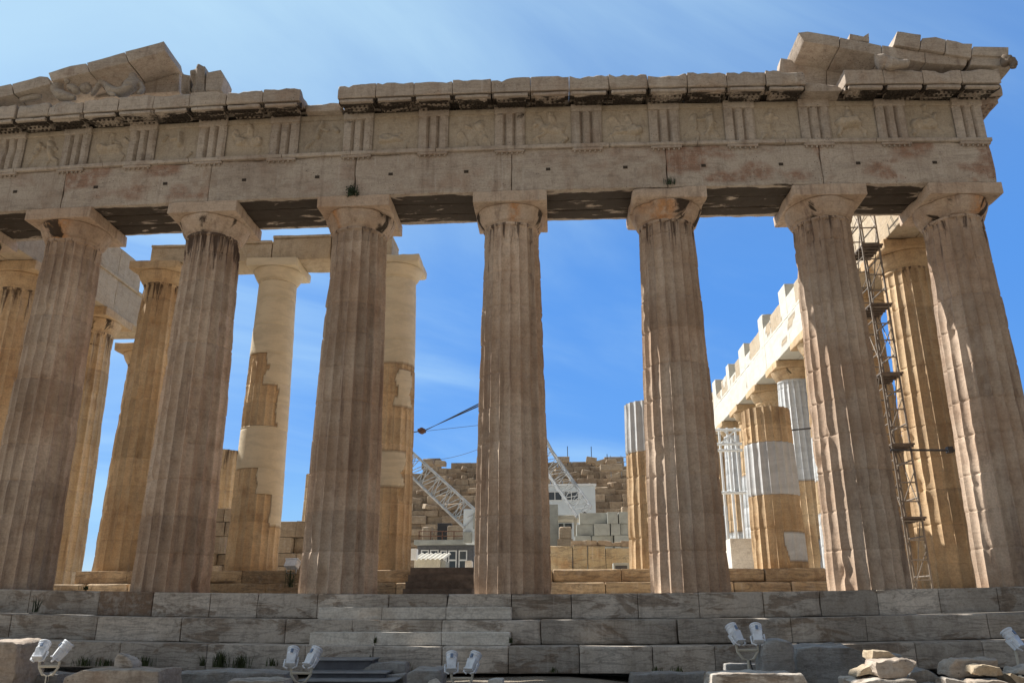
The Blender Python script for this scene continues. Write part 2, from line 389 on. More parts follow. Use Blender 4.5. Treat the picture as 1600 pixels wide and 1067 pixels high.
# ---------------------------------------------------------------- columns
def shaft(mb, c, z0, H, rb, rt, seed, nf=20, m=7, dz=.16, joints=(), dmg=1.0, patch=None, smoothpatch=False, crust=0.35, top_rough=0, ochre=0.0, depth=.08, ent=.018):
    """fluted shaft: concave flutes, chipped arrises, drum joints"""
    rng = random.Random(seed); zs = list(np.arange(0, H, dz))+[H]; js = [j for j in joints if .15 < j < H-.1]
    for j in js: zs += [j-.035, j-.011, j+.011, j+.035]
    zs += [H-.1, H-.085, H-.055, H-.03]
    zs = np.array(sorted(set(round(float(z), 4) for z in zs))); na = nf*m
    tt = np.linspace(-1, 1, m+1)[:-1]; fl = np.tile(tt, nf); ang = (np.repeat(np.arange(nf), m)+(fl+1)/2)*2*math.pi/nf
    Z = np.repeat(zs, na); A = np.tile(ang, len(zs)); T = np.tile(fl, len(zs))
    tb = Z/10.0 if top_rough else Z/H
    R = rb+(rt-rb)*np.minimum(tb, 1)+ent*np.sin(np.pi*np.minimum(tb, 1))
    di = np.searchsorted(np.array(js) if js else np.array([99.]), Z)
    do = np.array([rng.uniform(-.006, .006) for _ in range(40)]); dt = np.array([rng.uniform(-1, 1) for _ in range(40)])
    P = np.stack([R*np.cos(A), R*np.sin(A), Z], 1); off = seed*7.13
    deg = np.degrees(np.arctan2(P[:, 0], -P[:, 1])); hf = Z
    pv = np.zeros(len(Z))
    if patch:
        wob = (fbm(P*2.3+off, seed+50, 3)-.5)
        for (h0, h1, a0, a1) in patch:
            ins = (hf > h0) & (hf < h1) & (deg+wob*34 > a0) & (deg+wob*34 < a1)
            pv[ins] = 1
    fd = depth*R*(1-np.abs(T)**2.5)*np.clip((H-.06-Z)/.03, 0, 1) if not top_rough else depth*R*(1-np.abs(T)**2.5)
    if smoothpatch: fd = np.where(pv > .5, .012*R*0, fd)
    near = np.exp(-((1-np.abs(T))/.3)**2)
    old = 1-.85*pv
    chipn = np.clip(fbm(P*np.array([2.6, 2.6, 1.3])+off, seed, 3)-.44, 0, 1)
    R = R+do[di]-fd-near*chipn*.07*dmg*old
    dent = np.clip(fbm(P*np.array([1.1, 1.1, .8])+off+31, seed+7, 3)-.6, 0, 1)
    R = R-dent*.1*dmg*old-np.clip(fbm(P*np.array([2.5, 2.5, 1.6])+off, seed+17, 3)-.66, 0, 1)*.4*dmg*old-(fbm(P*6+off, seed+9, 2)-.5)*.008*old
    for j in js:
        g = np.abs(Z-j)
        R = R-np.where(g < .012, .012, 0)-np.exp(-(g/.06)**2)*np.clip(fbm(P*3.1+off+j, seed+11, 3)-.58, 0, 1)*.12*dmg*old
    V = np.stack([R*np.cos(A), R*np.sin(A), Z], 1)
    if top_rough:
        w = np.clip((Z-(H-.5))/.5, 0, 1); V[:, 2] -= w*np.clip(fbm(P*1.3+off, seed+3, 3)-.42, 0, 1)*top_rough*2
    F = []
    nz = len(zs)
    i = np.arange(nz-1)[:, None]*na; k = np.arange(na)[None]; k2 = (k+1) % na
    F = np.stack([i+k, i+k2, i+na+k2, i+na+k], -1).reshape(-1, 4).tolist()
    V = np.vstack([V, [[0, 0, V[-na:, 2].mean()], [0, 0, 0]]]); b = (nz-1)*na; ct = len(V)-2
    F += [(b+kk, b+(kk+1) % na, ct) for kk in range(na)]
    ex = lambda a: np.concatenate([a, [0, 0]])
    cr = np.clip((Z-(H-2.6))/2.6, 0, 1)**1.5*crust + .0*Z
    ft = np.array([rng.uniform(-.95, .95) for _ in range(nf)])[np.tile(np.repeat(np.arange(nf), m), len(zs))]*np.clip(.35+fbm(P*np.array([.3, .3, .5])+off, seed+70, 2), 0, 1.1)
    mb.add(V+np.array([c[0], c[1], z0]), F, 0, tint=ex(dt[di]*.55+ft), patch=ex(pv), crust=ex(cr*.4*(1-pv)), run=ex(cr*1.9*rng.uniform(.6, 1.25)*(1-pv)), ochre=ex(ochre+0*Z))
def capital_mb(c, z, rt, seed, dmg=.1, n=64, s=1.0, patch=0, crust=.25, ochre=None):
    mb = MB()
    prof = [(rt-.02, -.04), (rt, 0), (rt+.012, .03), (rt+.03, .035), (rt+.03, .05), (rt+.042, .055), (rt+.042, .07), (rt+.056, .075), (rt+.06, .09)]
    for k in range(9):
        u_ = (k+1)/9; prof.append((rt+.06+(.985*s-rt-.06)*(u_**.86), .09+.36*s*(u_**1.05)))
    prof += [(.975*s, .475*s), (.93*s, .485*s)]
    lathe(mb, prof, n, (c[0], c[1], z), dmg=dmg, seed=seed, patch=patch)
    V = mb.V[0]; aa = np.arctan2(V[:, 1]-c[1], V[:, 0]-c[0]); nn = vn(np.stack([np.cos(aa)*2.2+seed, np.sin(aa)*2.2, 0*aa], 1), seed)
    mb.A['crust'] = [crust*3.3*np.clip((nn-.4)*2.4, 0, 1)]; mb.A['run'] = [crust*1.7*np.clip((nn-.42)*2.4, 0, 1)]
    if ochre is not None:
        V = mb.V[0]; a = np.degrees(np.arctan2(V[:, 0]-c[0], -(V[:, 1]-c[1]))); n_ = fbm(V*3, seed, 2)
        mb.A['ochre'] = [np.clip(1-np.abs(a-ochre[0])/ochre[1]+(n_-.5)*.8, 0, 1)]
    return mb
def column(label, c, z0, H, rb, rt, seed, mname='front', wp=False, joints=None, group=None, s=1.0, capital=True, abp=0, capdmg=.1, abdmg=.09, abskew=0, n=64, capcrust=.25, name='fluted_column', ochre_cap=None, origin=None, **kw):
    rng = random.Random(seed+99)
    sh = H-.82*s if capital else H
    if joints is None:
        joints = []; z = 0
        while z < sh: z += rng.uniform(.78, 1.06); joints.append(z)
    base = np.array([c[0], c[1], z0])
    if wp: base = warp([base])[0]
    o = thing(name, base, label, 'column', group)
    mb = MB(); shaft(mb, c, z0, sh, rb, rt, seed, joints=joints, **kw); mb.build('shaft', M[mname], o, wp, ang=28)
    if capital:
        cp = capital_mb(c, z0+sh, rt, seed, capdmg, n, s, patch=abp, crust=capcrust, ochre=ochre_cap).build('echinus', M[mname], o, wp, ang=30)
        mb = MB(); a = 1.0*s
        block(mb, (c[0]-a, c[1]-a, z0+sh+.485*s), (c[0]+a, c[1]+a, z0+H-.004), r=.02, chip=abdmg, step=.16, seed=seed, attrs=dict(patch=abp, tint=rng.uniform(-.4, .4)))
        mb.build('abacus', M[mname], cp, wp)
    return o

AX = [-14.422, -10.74, -6.444, -2.148, 2.148, 6.444, 10.74, 14.422]
FL = ['marble column at the south-east corner, left of the frame', 'front column cut by the left edge of the photo, orange stain on its echinus',
      'front column with dark brown streaks at the top, second from left along the steps', 'front column below the green caper bush, pale broken echinus',
      'upright middle front column with an orange band on its echinus, left of the crane pulley view', 'front column under the dry tuft, orange rusty collar and broken abacus',
      'front column between the blue sky gap and the scaffold, sunlit on its left edge', 'north-east corner column at the right edge, leaning left with wide sunlit flutes']
FL[4] = 'upright middle front column with an orange band on its echinus, between the two white lattice booms'
grpF = 'front row columns standing on the top step'
OC = [None, (0, 40), None, (-35, 14), (8, 16), (-10, 60), None, (30, 30)]
for i in range(8):
    rb = .965 if i not in (0, 7) else .985
    jn = []; z = 0; rg = random.Random(i*7+2)
    for _ in range(10): z += rg.uniform(.86, .98); jn.append(z)
    column(FL[i], (AX[i], 0), 0, 10.43, rb, rb-.205, 11+i*5, 'front', True, jn, grpF, dz=.11, m=8, depth=.1, dmg=[1, 1, 1.25, .9, .8, 1, 1.2, 1.1][i],
           crust=[.4, .42, .5, .45, .42, .38, .5, .45][i], capdmg=[.12, .12, .2, .26, .12, .3, .14, .34][i], abdmg=[.06, .06, .1, .05, .05, .3, .09, .24][i], ochre_cap=OC[i])

# ---------------------------------------------------------------- stepped platform
def courses(name, rows, label, cat, matn='step', wp=True, base=(0, 0, 0), part='step_block', chip=.03):
    o = thing(name, warp([base])[0] if wp else base, label, cat)
    k = 0
    for (yf, yb, z0, z1, js) in rows:
        for a, b in zip(js[:-1], js[1:]):
            rg = random.Random(k*13+5); mb = MB()
            block(mb, (a+rg.uniform(.002, .01), yf+rg.uniform(-.012, .012), z0+.003), (b-rg.uniform(.002, .01), yb, z1-rg.uniform(0, .01)), r=.014, chip=chip*rg.choice((.7, 1, 1.5, 2.4, 3)), step=.2, seed=100+k, amp=.005,
                  attrs=dict(tint=rg.uniform(-1.3, 1.1), ochre=(.9 if (name == 'stepped_platform' and abs(a+7.71) < .01) else max(0, rg.uniform(-.6, .25)))))
            mb.build(part, M[matn], o, wp); k += 1
    return o
left = lambda a, s: [a-s*i for i in range(9, 0, -1)]
courses('stepped_platform', [
    (-1.02, .9, -.552, 0, [-17.2, -15.1, -12.9, -11.2, -9.5, -7.71, -6.36, -4.95, -3.79, -2.35, -.67, .69, 2.18, 3.55, 5.07, 6.46, 7.91, 9.21, 10.52, 11.92, 13.26, 15.44]),
    (-1.72, -.9, -1.068, -.552, [-18, -15.6, -13.6, -11.4, -9.4, -7.27, -5.26, -2.84, -1.32, .68, 2.86, 5.84, 8.3, 9.92, 12.58, 14.3, 16.1]),
    (-2.42, -1.6, -1.60, -1.068, [-18.6, -16.4, -14.2, -12.2, -10.3, -8.3, -6.25, -4.29, -2.13, -.68, .79, 2.2, 3.67, 5.19, 6.47, 8.44, 10.62, 12.02, 14.2, 16.8])],
    'three grey marble steps of long veined blocks running under the front columns', 'steps')
# half-height blocks that make walkable steps, two rows in the middle
def insert(pxs, pyt, yf, zb, zt, lab):
    xs = [float(at(p, pyt, yf)[0]) for p in pxs]
    for i in range(len(xs)-1):
        mb = MB(); block(mb, (xs[i]+.004, yf, zb), (xs[i+1]-.004, yf+.38, zt), r=.01, chip=.02, step=.3, seed=300+i+int(pyt), attrs=dict(tint=.5, patch=0))
        o = mb.build('half_step_block', M['steplight']); tag(o, lab[i], 'step block', 'half-height blocks laid on the steps')
zw = lambda x, y, z: warp([(x, y, z)])[0][2]
insert([498, 597, 697, 799], 949, -1.40, -.548, -.29, ['pale half-height block on the upper step, left end of its row', 'pale half-height block on the upper step, middle of three', 'pale half-height block on the upper step, right end below the middle column'])
insert([484, 586, 690, 797], 987, -2.10, -1.064, -.80, ['pale half-height block on the lower step, left end of its row', 'pale half-height block in the middle of the lower row, weed at its joint', 'pale half-height block on the lower step, right end of its row'])
# floors
def sheet(name, x0, x1, y0, y1, z, nx, ny, m, wp=False, amp=0.0, seed=1, fn=None, kind='structure'):
    X, Y = np.meshgrid(np.linspace(x0, x1, nx), np.linspace(y0, y1, ny)); V = np.stack([X.ravel(), Y.ravel(), np.full(X.size, float(z))], 1)
    if amp: V[:, 2] += (fbm(V*.6, seed, 4)-.5)*amp
    if fn: V[:, 2] += fn(V)
    F = [(j*nx+i, j*nx+i+1, (j+1)*nx+i+1, (j+1)*nx+i) for j in range(ny-1) for i in range(nx-1)]
    mb = MB(); mb.add(V, F); return tag(mb.build(name, m, None, wp), kind=kind)
sheet('temple_floor', -15.3, 15.4, .85, 68, -.006, 40, 3, M['floor'], True)
mb = MB(); box(mb, (-11.5, 4.3, -.3), (11.3, 52, .74)); tag(mb.build('cella_floor', M['floor']), kind='structure')
mb = MB(); box(mb, (-15.2, -.85, -1.9), (15.2, 67.9, -.56)); tag(mb.build('platform_core', M['rock']), kind='structure')
gf = lambda V: np.where(V[:, 1] > -1, -.2, 0)+np.where(V[:, 1] < -9, (V[:, 1]+9)*.02, 0)
sheet('ground', -40, 40, -34, 3, -1.72, 130, 70, M['ground'], False, .28, 4, gf)
sheet('ground', -2500, 2500, -2500, 2500, -2.6, 3, 3, M['ground'])
# foundation course of rough blue-grey blocks below the lowest step
o = thing('foundation_course', (0, -2.7, -1.9), 'rough bluish grey foundation blocks along the foot of the steps', 'foundation')
x = -15.0; k = 0; rg = random.Random(8)
while x < 15:
    w = rg.uniform(.9, 2.0)
    if rg.random() < .8:
        mb = MB(); block(mb, (x, -3.0-rg.uniform(0, .5), -2.0), (x+w-.03, -2.3, -1.60-rg.uniform(.02, .13)), r=.03, chip=.1, step=.16, seed=400+k, amp=.02, big=.04, attrs=dict(tint=rg.uniform(-.8, .4)))
        mb.build('foundation_block', M['rock'], o)
    x += w; k += 1

# ---------------------------------------------------------------- entablature of the front
ent = thing('front_entablature', warp([(0, 0, 10.43)])[0], 'long weathered marble entablature with triglyphs and carved metopes resting on the front columns', 'entablature')
xs = [-15.36, -10.74, -6.32, -2.148, 2.2, 6.42, 10.62, 15.36]
for i in range(7):
    for (y0, y1) in ((-.95, -.34), (-.33, .29), (.30, .92)):
        mb = MB(); rg = random.Random(i*3+int(y1*10))
        V, F = rbox((xs[i]+.006, y0, 10.43), (xs[i+1]-.006, y1+(.0), 11.68), r=.015, chip=.09, step=.13, seed=500+i*3+int(y0*9), amp=.007)
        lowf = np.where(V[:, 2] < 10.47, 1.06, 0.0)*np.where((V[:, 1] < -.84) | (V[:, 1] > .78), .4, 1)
        oc = np.clip((fbm(V*np.array([.9, .9, 1.3])+i*4, 77+i, 4)-(.46 if i in (1, 5, 6) else .53))*7, 0, 1)*(V[:, 2] > 10.5)*.75
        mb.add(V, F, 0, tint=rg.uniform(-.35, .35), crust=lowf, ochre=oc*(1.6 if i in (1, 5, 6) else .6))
        if y0 < -.9:
            # dowel holes where bronze shields once hung: small dark sockets
            for hx in np.arange(xs[i]+1.0, xs[i+1]-.5, 2.1): box(mb, (hx-.06, -.965, 11.02), (hx+.06, -.94, 11.10), crust=1.6)
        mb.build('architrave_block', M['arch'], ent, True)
bx = [-15.4, -12.4, -9.6, -7.0, -4.28, -2.3, .1, 2.3, 4.9, 7.3, 9.7, 12.2, 15.42]
for i in range(len(bx)-1):
    mb = MB(); block(mb, (bx[i]+.004, -1.03, 11.685), (bx[i+1]-.004, .9, 11.80), r=.012, chip=.04, step=.16, seed=540+i, attrs=dict(tint=.25))
    mb.build('taenia_band', M['arch'], ent, True)
TX = [-14.93, -12.72, -10.62, -8.56, -6.44, -4.29, -2.148, 0, 2.148, 4.29, 6.44, 8.53, 10.62, 12.75, 14.93]
for i, x in enumerate(TX):
    rg = random.Random(i+70); w = .42; mb = MB()
    # three shanks with slanted edges, two full grooves, a plain band on top
    prof = [(-w, .06), (-w+.07, 0), (-.20, 0), (-.135, .115), (-.07, 0), (.07, 0), (.135, .115), (.20, 0), (w-.07, 0), (w, .06)]
    px_ = []
    for (a, b), (c_, d_) in zip(prof[:-1], prof[1:]):
        for k in range(3): px_.append((a+(c_-a)*k/3, b+(d_-b)*k/3))
    px_.append(prof[-1]); zs = np.linspace(11.80, 12.86, 14); V = []; F = []; n = len(px_)
    for z in zs:
        for (a, b) in px_: V.append((x+a, -.97+b, z))
    for j in range(len(zs)-1):
        for k in range(n-1): F.append((j*n+k, j*n+k+1, (j+1)*n+k+1, (j+1)*n+k))
    V = np.array(V); V[:, 1] += np.clip(fbm(V*2.4+i*3, 600+i, 3)-.5, 0, 1)*.2*np.where(np.abs(V[:, 1]+.97) < .03, 1, .2)
    mb.add(V, F, tint=rg.uniform(-.4, .5), crust=np.clip((V[:, 2]-12.4)*.9, 0, .4))
    block(mb, (x-w-.01, -.985, 12.86), (x+w+.01, -.60, 13.09), r=.012, chip=.04, step=.14, seed=620+i, attrs=dict(crust=.2))
    block(mb, (x-w, -.85, 11.80), (x+w, .6, 12.86), r=.01, chip=.01, step=.4, seed=640+i)
    mb.build('triglyph', M['arch'], ent, True)
    mb = MB(); block(mb, (x-w, -1.025, 11.60), (x+w, -.94, 11.683), r=.01, chip=.05, step=.1, seed=660+i, attrs=dict(ochre=.35, crust=.2))
    for k in range(6): lathe(mb, [(.03, 0), (.022, .06)], 8, (x-w+.07+k*.14, -.985, 11.545), dmg=.0)
    mb.build('regula', M['arch'], ent, True)
def seg_d(P, a, b):
    a = np.array(a); b = np.array(b); ab = b-a; tt = np.clip(((P-a)@ab)/(ab@ab+1e-9), 0, 1); return np.linalg.norm(P-(a+tt[:, None]*ab), axis=1)
def figure_strokes(rg, w):
    """worn relief: a rider or a pair of fighters, as limb strokes (from, to, radius)"""
    S_ = []; k = rg.choice((0, 1, 1, 2))
    if k < 2:
        cx = rg.uniform(-.1, .1)*w; d = rg.choice((-1, 1)); l = rg.uniform(-.1, .1)
        S_ += [((cx-.28*d, .52+l), (cx+.22*d, .56+l), .15), ((cx+.22*d, .58+l), (cx+.4*d, .86+l*.5), .1), ((cx+.4*d, .86), (cx+.5*d, .74), .07),
               ((cx+.2*d, .5), (cx+.42*d, .28), .06), ((cx+.42*d, .28), (cx+.34*d, .06), .045), ((cx-.26*d, .48), (cx-.36*d, .24), .075), ((cx-.36*d, .24), (cx-.24*d, .04), .05)]
        S_ += [((cx-.05*d, .62), (cx+.0*d, .9), .09), ((cx+.02*d, 1.0), (cx+.02*d, 1.02), .075), ((cx, .85), (cx+.25*d, .75), .045)]
    else:
        for sx, d in ((-.27, 1), (.27, -1)):
            S_ += [((sx, .5), (sx+.06*d, .82), .12), ((sx+.08*d, .97), (sx+.08*d, .99), .08), ((sx, .5), (sx+.14*d, .28), .07), ((sx+.14*d, .28), (sx+.08*d, .04), .05),
                   ((sx, .48), (sx-.14*d, .26), .07), ((sx-.14*d, .26), (sx-.22*d, .05), .05), ((sx+.06*d, .8), (sx+.26*d, .72), .045), ((sx+.04*d, .8), (sx-.14*d, .62), .045)]
    return [s_ for s_ in S_ if rg.random() > .28]
for i in range(len(TX)-1):
    a, b = TX[i]+.42, TX[i+1]-.42; w = b-a; rg = random.Random(900+i); nx, nz = 66, 60
    X, Z = np.meshgrid(np.linspace(-w/2, w/2, nx), np.linspace(0, 1.12, nz)); P = np.stack([X.ravel(), Z.ravel()], 1)
    P3 = np.stack([X.ravel()*1, Z.ravel(), 0*X.ravel()], 1); Pw = P+np.stack([vn(P3*4+i, i)-.5, vn(P3*4+9+i, i+4)-.5], 1)*.12
    h = np.zeros(len(P))
    for (p_, q_, r_) in figure_strokes(rg, w):
        d = seg_d(Pw, p_, q_); h = np.maximum(h, np.sqrt(np.clip(1-(d/r_)**2, 0, 1))*r_*1.15)
    er = fbm(P3*3+i*5, 950+i, 3); h = np.minimum(h*1.25, .19)*np.clip((er-.25)*2.4, .1, 1.1)+(er-.5)*.02
    V = np.stack([a+w/2+X.ravel(), -.86-h, 11.80+Z.ravel()], 1)
    F = [(j*nx+k, j*nx+k+1, (j+1)*nx+k+1, (j+1)*nx+k) for j in range(nz-1) for k in range(nx-1)]
    mb = MB(); mb.add(V, F, tint=rg.uniform(-.3, .4)+np.where(h > .03, .35, 0)*0)
    block(mb, (a, -.89, 12.92), (b, -.6, 13.085), r=.01, chip=.02, step=.25, seed=960+i); box(mb, (a+.005, -.80, 11.805), (b-.005, .6, 12.9))
    if i == 5:   # darker, broken slab left of the gap in the cornice
        mb.A['tint'] = [x_-1.0 for x_ in mb.A['tint']]
    mb.build('metope', M['metope'], ent, True)
mb = MB()
for i in range(7): block(mb, (xs[i], .62, 11.81), (xs[i+1]-.01, .9, 13.08), r=.01, chip=.04, seed=980+i, step=.5)
mb.build('frieze_backing', M['arch'], ent, True)

# horizontal cornice: one block per mutule, several broken away
CX = [-15.5+1.0735*i for i in range(30)]
for i in range(29):
    a, b = CX[i], CX[i+1]; xc = (a+b)/2; pxl = pix(warp([(xc, -1.6, 13.5)])[0])[0]; rg = random.Random(i+41); mb = MB()
    gap = 462 < pxl < 522; brk = 1250 < pxl < 1306
    if gap:
        block(mb, (a+.004, -1.0-rg.uniform(0, .1), 13.09), (b-.004, .7, 13.36), r=.03, chip=.16, step=.13, seed=700+i, big=.03); mb.build('cornice_block', M['arch'], ent, True); continue
    if brk:
        V, F = rbox((a+.004, -1.36, 13.09), (b-.004, .7, 13.60), r=.05, chip=.2, step=.12, seed=700+i, big=.05)
        V[:, 2] -= np.clip(-.75-V[:, 1], 0, 1)*.42*(V[:, 2] > 13.3); mb.add(V, F, crust=.2); mb.build('cornice_block', M['arch'], ent, True); continue
    ch = rg.choice((.05, .08, .12, .16)); top = 13.6-rg.uniform(0, .05)
    V, F = rbox((a+.005, -1.6+rg.uniform(0, .015), 13.20), (b-.005, .75, top), r=.015, chip=ch, step=.12, seed=700+i, amp=.008)
    # the soffit slopes down to the outside
    V[:, 2] -= np.where(V[:, 2] < 13.3, np.clip(-.95-V[:, 1], 0, 1)*.10, 0)
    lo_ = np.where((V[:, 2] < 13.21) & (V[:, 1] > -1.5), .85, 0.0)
    er = (fbm(V*np.array([1.6, .5, 1])+i, 61, 3)-.5); e2 = (fbm(V*np.array([4.5, 1.5, 1])+i, 67, 3)-.55); V[:, 2] -= np.where((V[:, 2] > 13.45) & (V[:, 1] < -.8), np.clip(er, 0, 1)*.6+np.clip(e2, 0, 1)*.5, 0)
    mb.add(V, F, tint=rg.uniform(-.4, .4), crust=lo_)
    cb = mb.build('cornice_block', M['arch'], ent, True)
    # mutule: slab hung below the soffit, with rows of guttae, set apart by a dark slot
    mb = MB(); V, F = rbox((a+.13, -1.50, 13.03), (b-.13, -.99, 13.15), r=.01, chip=.05, step=.12, seed=740+i)
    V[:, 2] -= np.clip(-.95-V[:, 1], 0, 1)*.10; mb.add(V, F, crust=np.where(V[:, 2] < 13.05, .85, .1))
    for r_ in range(3):
        for k in range(6):
            yy = -1.41+r_*.16; lathe(mb, [(.032, 0), (.03, .045)], 8, (a+.2+k*(b-a-.4)/5, yy, 12.99-(-.95-yy)*.10), crust=1.0)
    mb.build('mutule', M['arch'], cb, True)
    mb = MB(); V, F = rbox((a+.07, -1.585, 13.00), (b-.07, -1.47, 13.085), r=.01, chip=.05, step=.1, seed=770+i)   # drip moulding below the slot
    mb.add(V, F, crust=.05); mb.build('drip_edge', M['arch'], cb, True)
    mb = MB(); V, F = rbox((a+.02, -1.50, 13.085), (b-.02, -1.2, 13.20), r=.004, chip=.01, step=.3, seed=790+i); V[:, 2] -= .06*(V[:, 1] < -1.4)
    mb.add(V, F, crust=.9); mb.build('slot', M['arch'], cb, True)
# cornice return along the north flank at the corner
for k in range(3):
    y0 = -.95+k*1.15; mb = MB(); V, F = rbox((15.0, y0, 13.2), (16.05-.1*k, y0+1.13, 13.6-.12*k), r=.02, chip=.12, step=.16, seed=810+k); mb.add(V, F, crust=np.where(V[:, 2] < 13.25, .5, 0), ochre=.3)
    cb = mb.build('cornice_block', M['arch'], ent, True)
    mb = MB(); block(mb, (15.4, y0+.13, 13.04), (15.95, y0+1.0, 13.195), r=.01, chip=.04, step=.2, seed=815+k, attrs=dict(ochre=.6, crust=.4))
    for a_ in range(3):
        for b_ in range(5): lathe(mb, [(.032, 0), (.03, .05)], 8, (15.5+a_*.17, y0+.22+b_*.17, 12.995), ochre=.6, crust=.4)
    mb.build('mutule', M['arch'], cb, True)

# ---------------------------------------------------------------- pediment corners
def raking(name, label, blocks, Y0, Y1, matn='arch'):
    o = thing(name, at(blocks[0][0][0][0], 150, Y0), label, 'pediment')
    for k, (poly, part, ya, yb) in enumerate(blocks):
        V, F = prism(ppoly(poly, ya), ya, yb, bev=.012, cut=.2, amp=.016 if part != 'tympanum_slab' else .012, seed=820+k+len(label))
        mb = MB(); mb.add(V, F, tint=random.Random(k).uniform(-.3, .4)); mb.build(part, M[matn], o)
    return o
raking('pediment_corner', 'left pediment fragment, slanting cornice slabs rising over a reclining statue', [
    ([(195, 81), (256, 64.5), (259, 80), (201, 97)], 'raking_block', -1.5, -.35),
    ([(135, 98), (150, 94), (194.5, 82), (200.5, 97.5), (140, 113)], 'raking_block', -1.5, -.35),
    ([(75, 114), (110, 103), (134.5, 99), (139.5, 113), (80, 127)], 'raking_block', -1.5, -.35),
    ([(18, 131), (62, 119), (75, 120), (79, 131), (22, 147)], 'raking_block', -1.5, -.35),
    ([(-60, 148), (17, 131), (21, 147.5), (-60, 166)], 'raking_block', -1.5, -.35),
    ([(225, 116), (281, 107), (279, 143), (225, 146)], 'tympanum_slab', -.5, -.1),
    ([(150, 128), (224.5, 116), (224.5, 147), (150, 153)], 'tympanum_slab', -.5, -.1),
    ([(60, 138), (149.5, 120), (149.5, 153), (60, 158)], 'tympanum_slab', -.45, -.1)], -1.5, .2)
raking('pediment_corner', 'right pediment fragment with slanting slabs and roof edge above a horse head', [
    ([(1247, 51), (1262, 49), (1312, 58), (1311, 74), (1256, 65)], 'raking_block', -1.5, -.35),
    ([(1312.5, 58), (1326, 61), (1378, 71), (1377, 87), (1311.5, 74.5)], 'raking_block', -1.5, -.35),
    ([(1378.5, 71), (1445, 82), (1446, 98), (1377.5, 87.5)], 'raking_block', -1.5, -.35),
    ([(1445.5, 82), (1512, 92), (1510, 103), (1446.5, 98.5)], 'raking_block', -1.5, -.35),
    ([(1402, 49), (1440, 54), (1437, 77), (1396, 70)], 'roof_edge_slab', -1.58, -.5),
    ([(1441, 60), (1462, 58), (1479, 62), (1476, 83), (1438, 77)], 'roof_edge_slab', -1.58, -.5),
    ([(1479, 62), (1495, 65), (1505, 68), (1520, 68), (1518, 91), (1477, 84)], 'roof_edge_slab', -1.58, -.5),
    ([(1521, 73), (1576, 74), (1576, 89), (1519, 86)], 'roof_edge_slab', -1.6, -.6),
    ([(1519, 87), (1580, 91), (1583, 104), (1516, 102)], 'raking_block', -1.55, -.5),
    ([(1328, 53), (1349, 57), (1358, 51), (1359, 66), (1327, 62)], 'roof_edge_slab', -1.45, -.9),
    ([(1220, 91), (1255, 97), (1291, 101), (1291, 133), (1228, 133), (1217, 113)], 'tympanum_slab', -.5, -.1),
    ([(1291.5, 85), (1400, 92), (1400, 118), (1291.5, 135)], 'tympanum_slab', -.47, -.1)], -1.5, .2)

# sculpture, grown as one continuous skin per figure
def skin(name, verts, edges, radii, m, parent=None, sub=2, label=None, cat=None, rough=.02, seed=0):
    me = bpy.data.meshes.new(name); me.from_pydata([tuple(float(x) for x in v_) for v_ in verts], edges, []); o = bpy.data.objects.new(name, me); S.collection.objects.link(o)
    sk = o.modifiers.new('s', 'SKIN'); sk.use_smooth_shade = True
    for i, r_ in enumerate(radii):
        r_ = r_ if isinstance(r_, tuple) else (r_, r_); me.skin_vertices[0].data[i].radius = r_
    me.skin_vertices[0].data[0].use_root = True
    sb = o.modifiers.new('d', 'SUBSURF'); sb.levels = sub; sb.render_levels = sub
    dg = bpy.context.evaluated_depsgraph_get(); dg.update(); ev = o.evaluated_get(dg); m2 = bpy.data.meshes.new_from_object(ev)
    bpy.data.objects.remove(o); bpy.data.meshes.remove(me)
    V = np.array([v_.co[:] for v_ in m2.vertices]); N = np.array([v_.normal[:] for v_ in m2.vertices]); F = [tuple(p_.vertices) for p_ in m2.polygons]; bpy.data.meshes.remove(m2)
    V = V+N*((fbm(V*7+seed, 40+seed, 3)-.5)[:, None]*rough*2)
    mb = MB(); mb.add(V, F); r = mb.build(name, m, parent, ang=60)
    if label: tag(r, label, cat)
    return r
P_ = lambda x, y, Y=-1.0: at(x, y, Y-.28)
# reclining nude: head, trunk leaning on an elbow, two bent legs
V = [P_(200, 146, -1.0), P_(203, 136), P_(208, 128.5), P_(208, 121), P_(207, 115.5), P_(219, 130, -.9), P_(224, 140, -.95), P_(216, 147, -1.1), P_(198, 131, -1.1), P_(192, 140, -1.15), P_(184, 147, -1.15),
     P_(186, 146, -.9), P_(172, 138, -.9), P_(158, 128, -.9), P_(150, 140, -.9), P_(143, 150, -.95), P_(184, 147, -1.15), P_(176, 143, -1.2), P_(165, 134, -1.2), P_(172, 146, -1.2), P_(180, 149, -1.25)]
E_ = [(0, 1), (1, 2), (2, 3), (3, 4), (2, 5), (5, 6), (6, 7), (2, 8), (8, 9), (9, 10), (0, 11), (11, 12), (12, 13), (13, 14), (14, 15), (0, 17), (17, 18), (18, 19), (19, 20)]
keep = [i for i in range(21) if i != 16]; mp_ = {o_: n_ for n_, o_ in enumerate(keep)}
R0 = [.17, .19, .17, .08, .155, .09, .075, .06, .085, .065, .05, .14, .12, .1, .08, .06, 0, .13, .1, .075, .055]
skin('reclining_statue', [V[i] for i in keep], [(mp_[a], mp_[b]) for a, b in E_], [R0[i] for i in keep], M['figure'], None, 2, 'worn marble statue of a reclining nude with bent knees in the left pediment', 'statue', .015, 1)
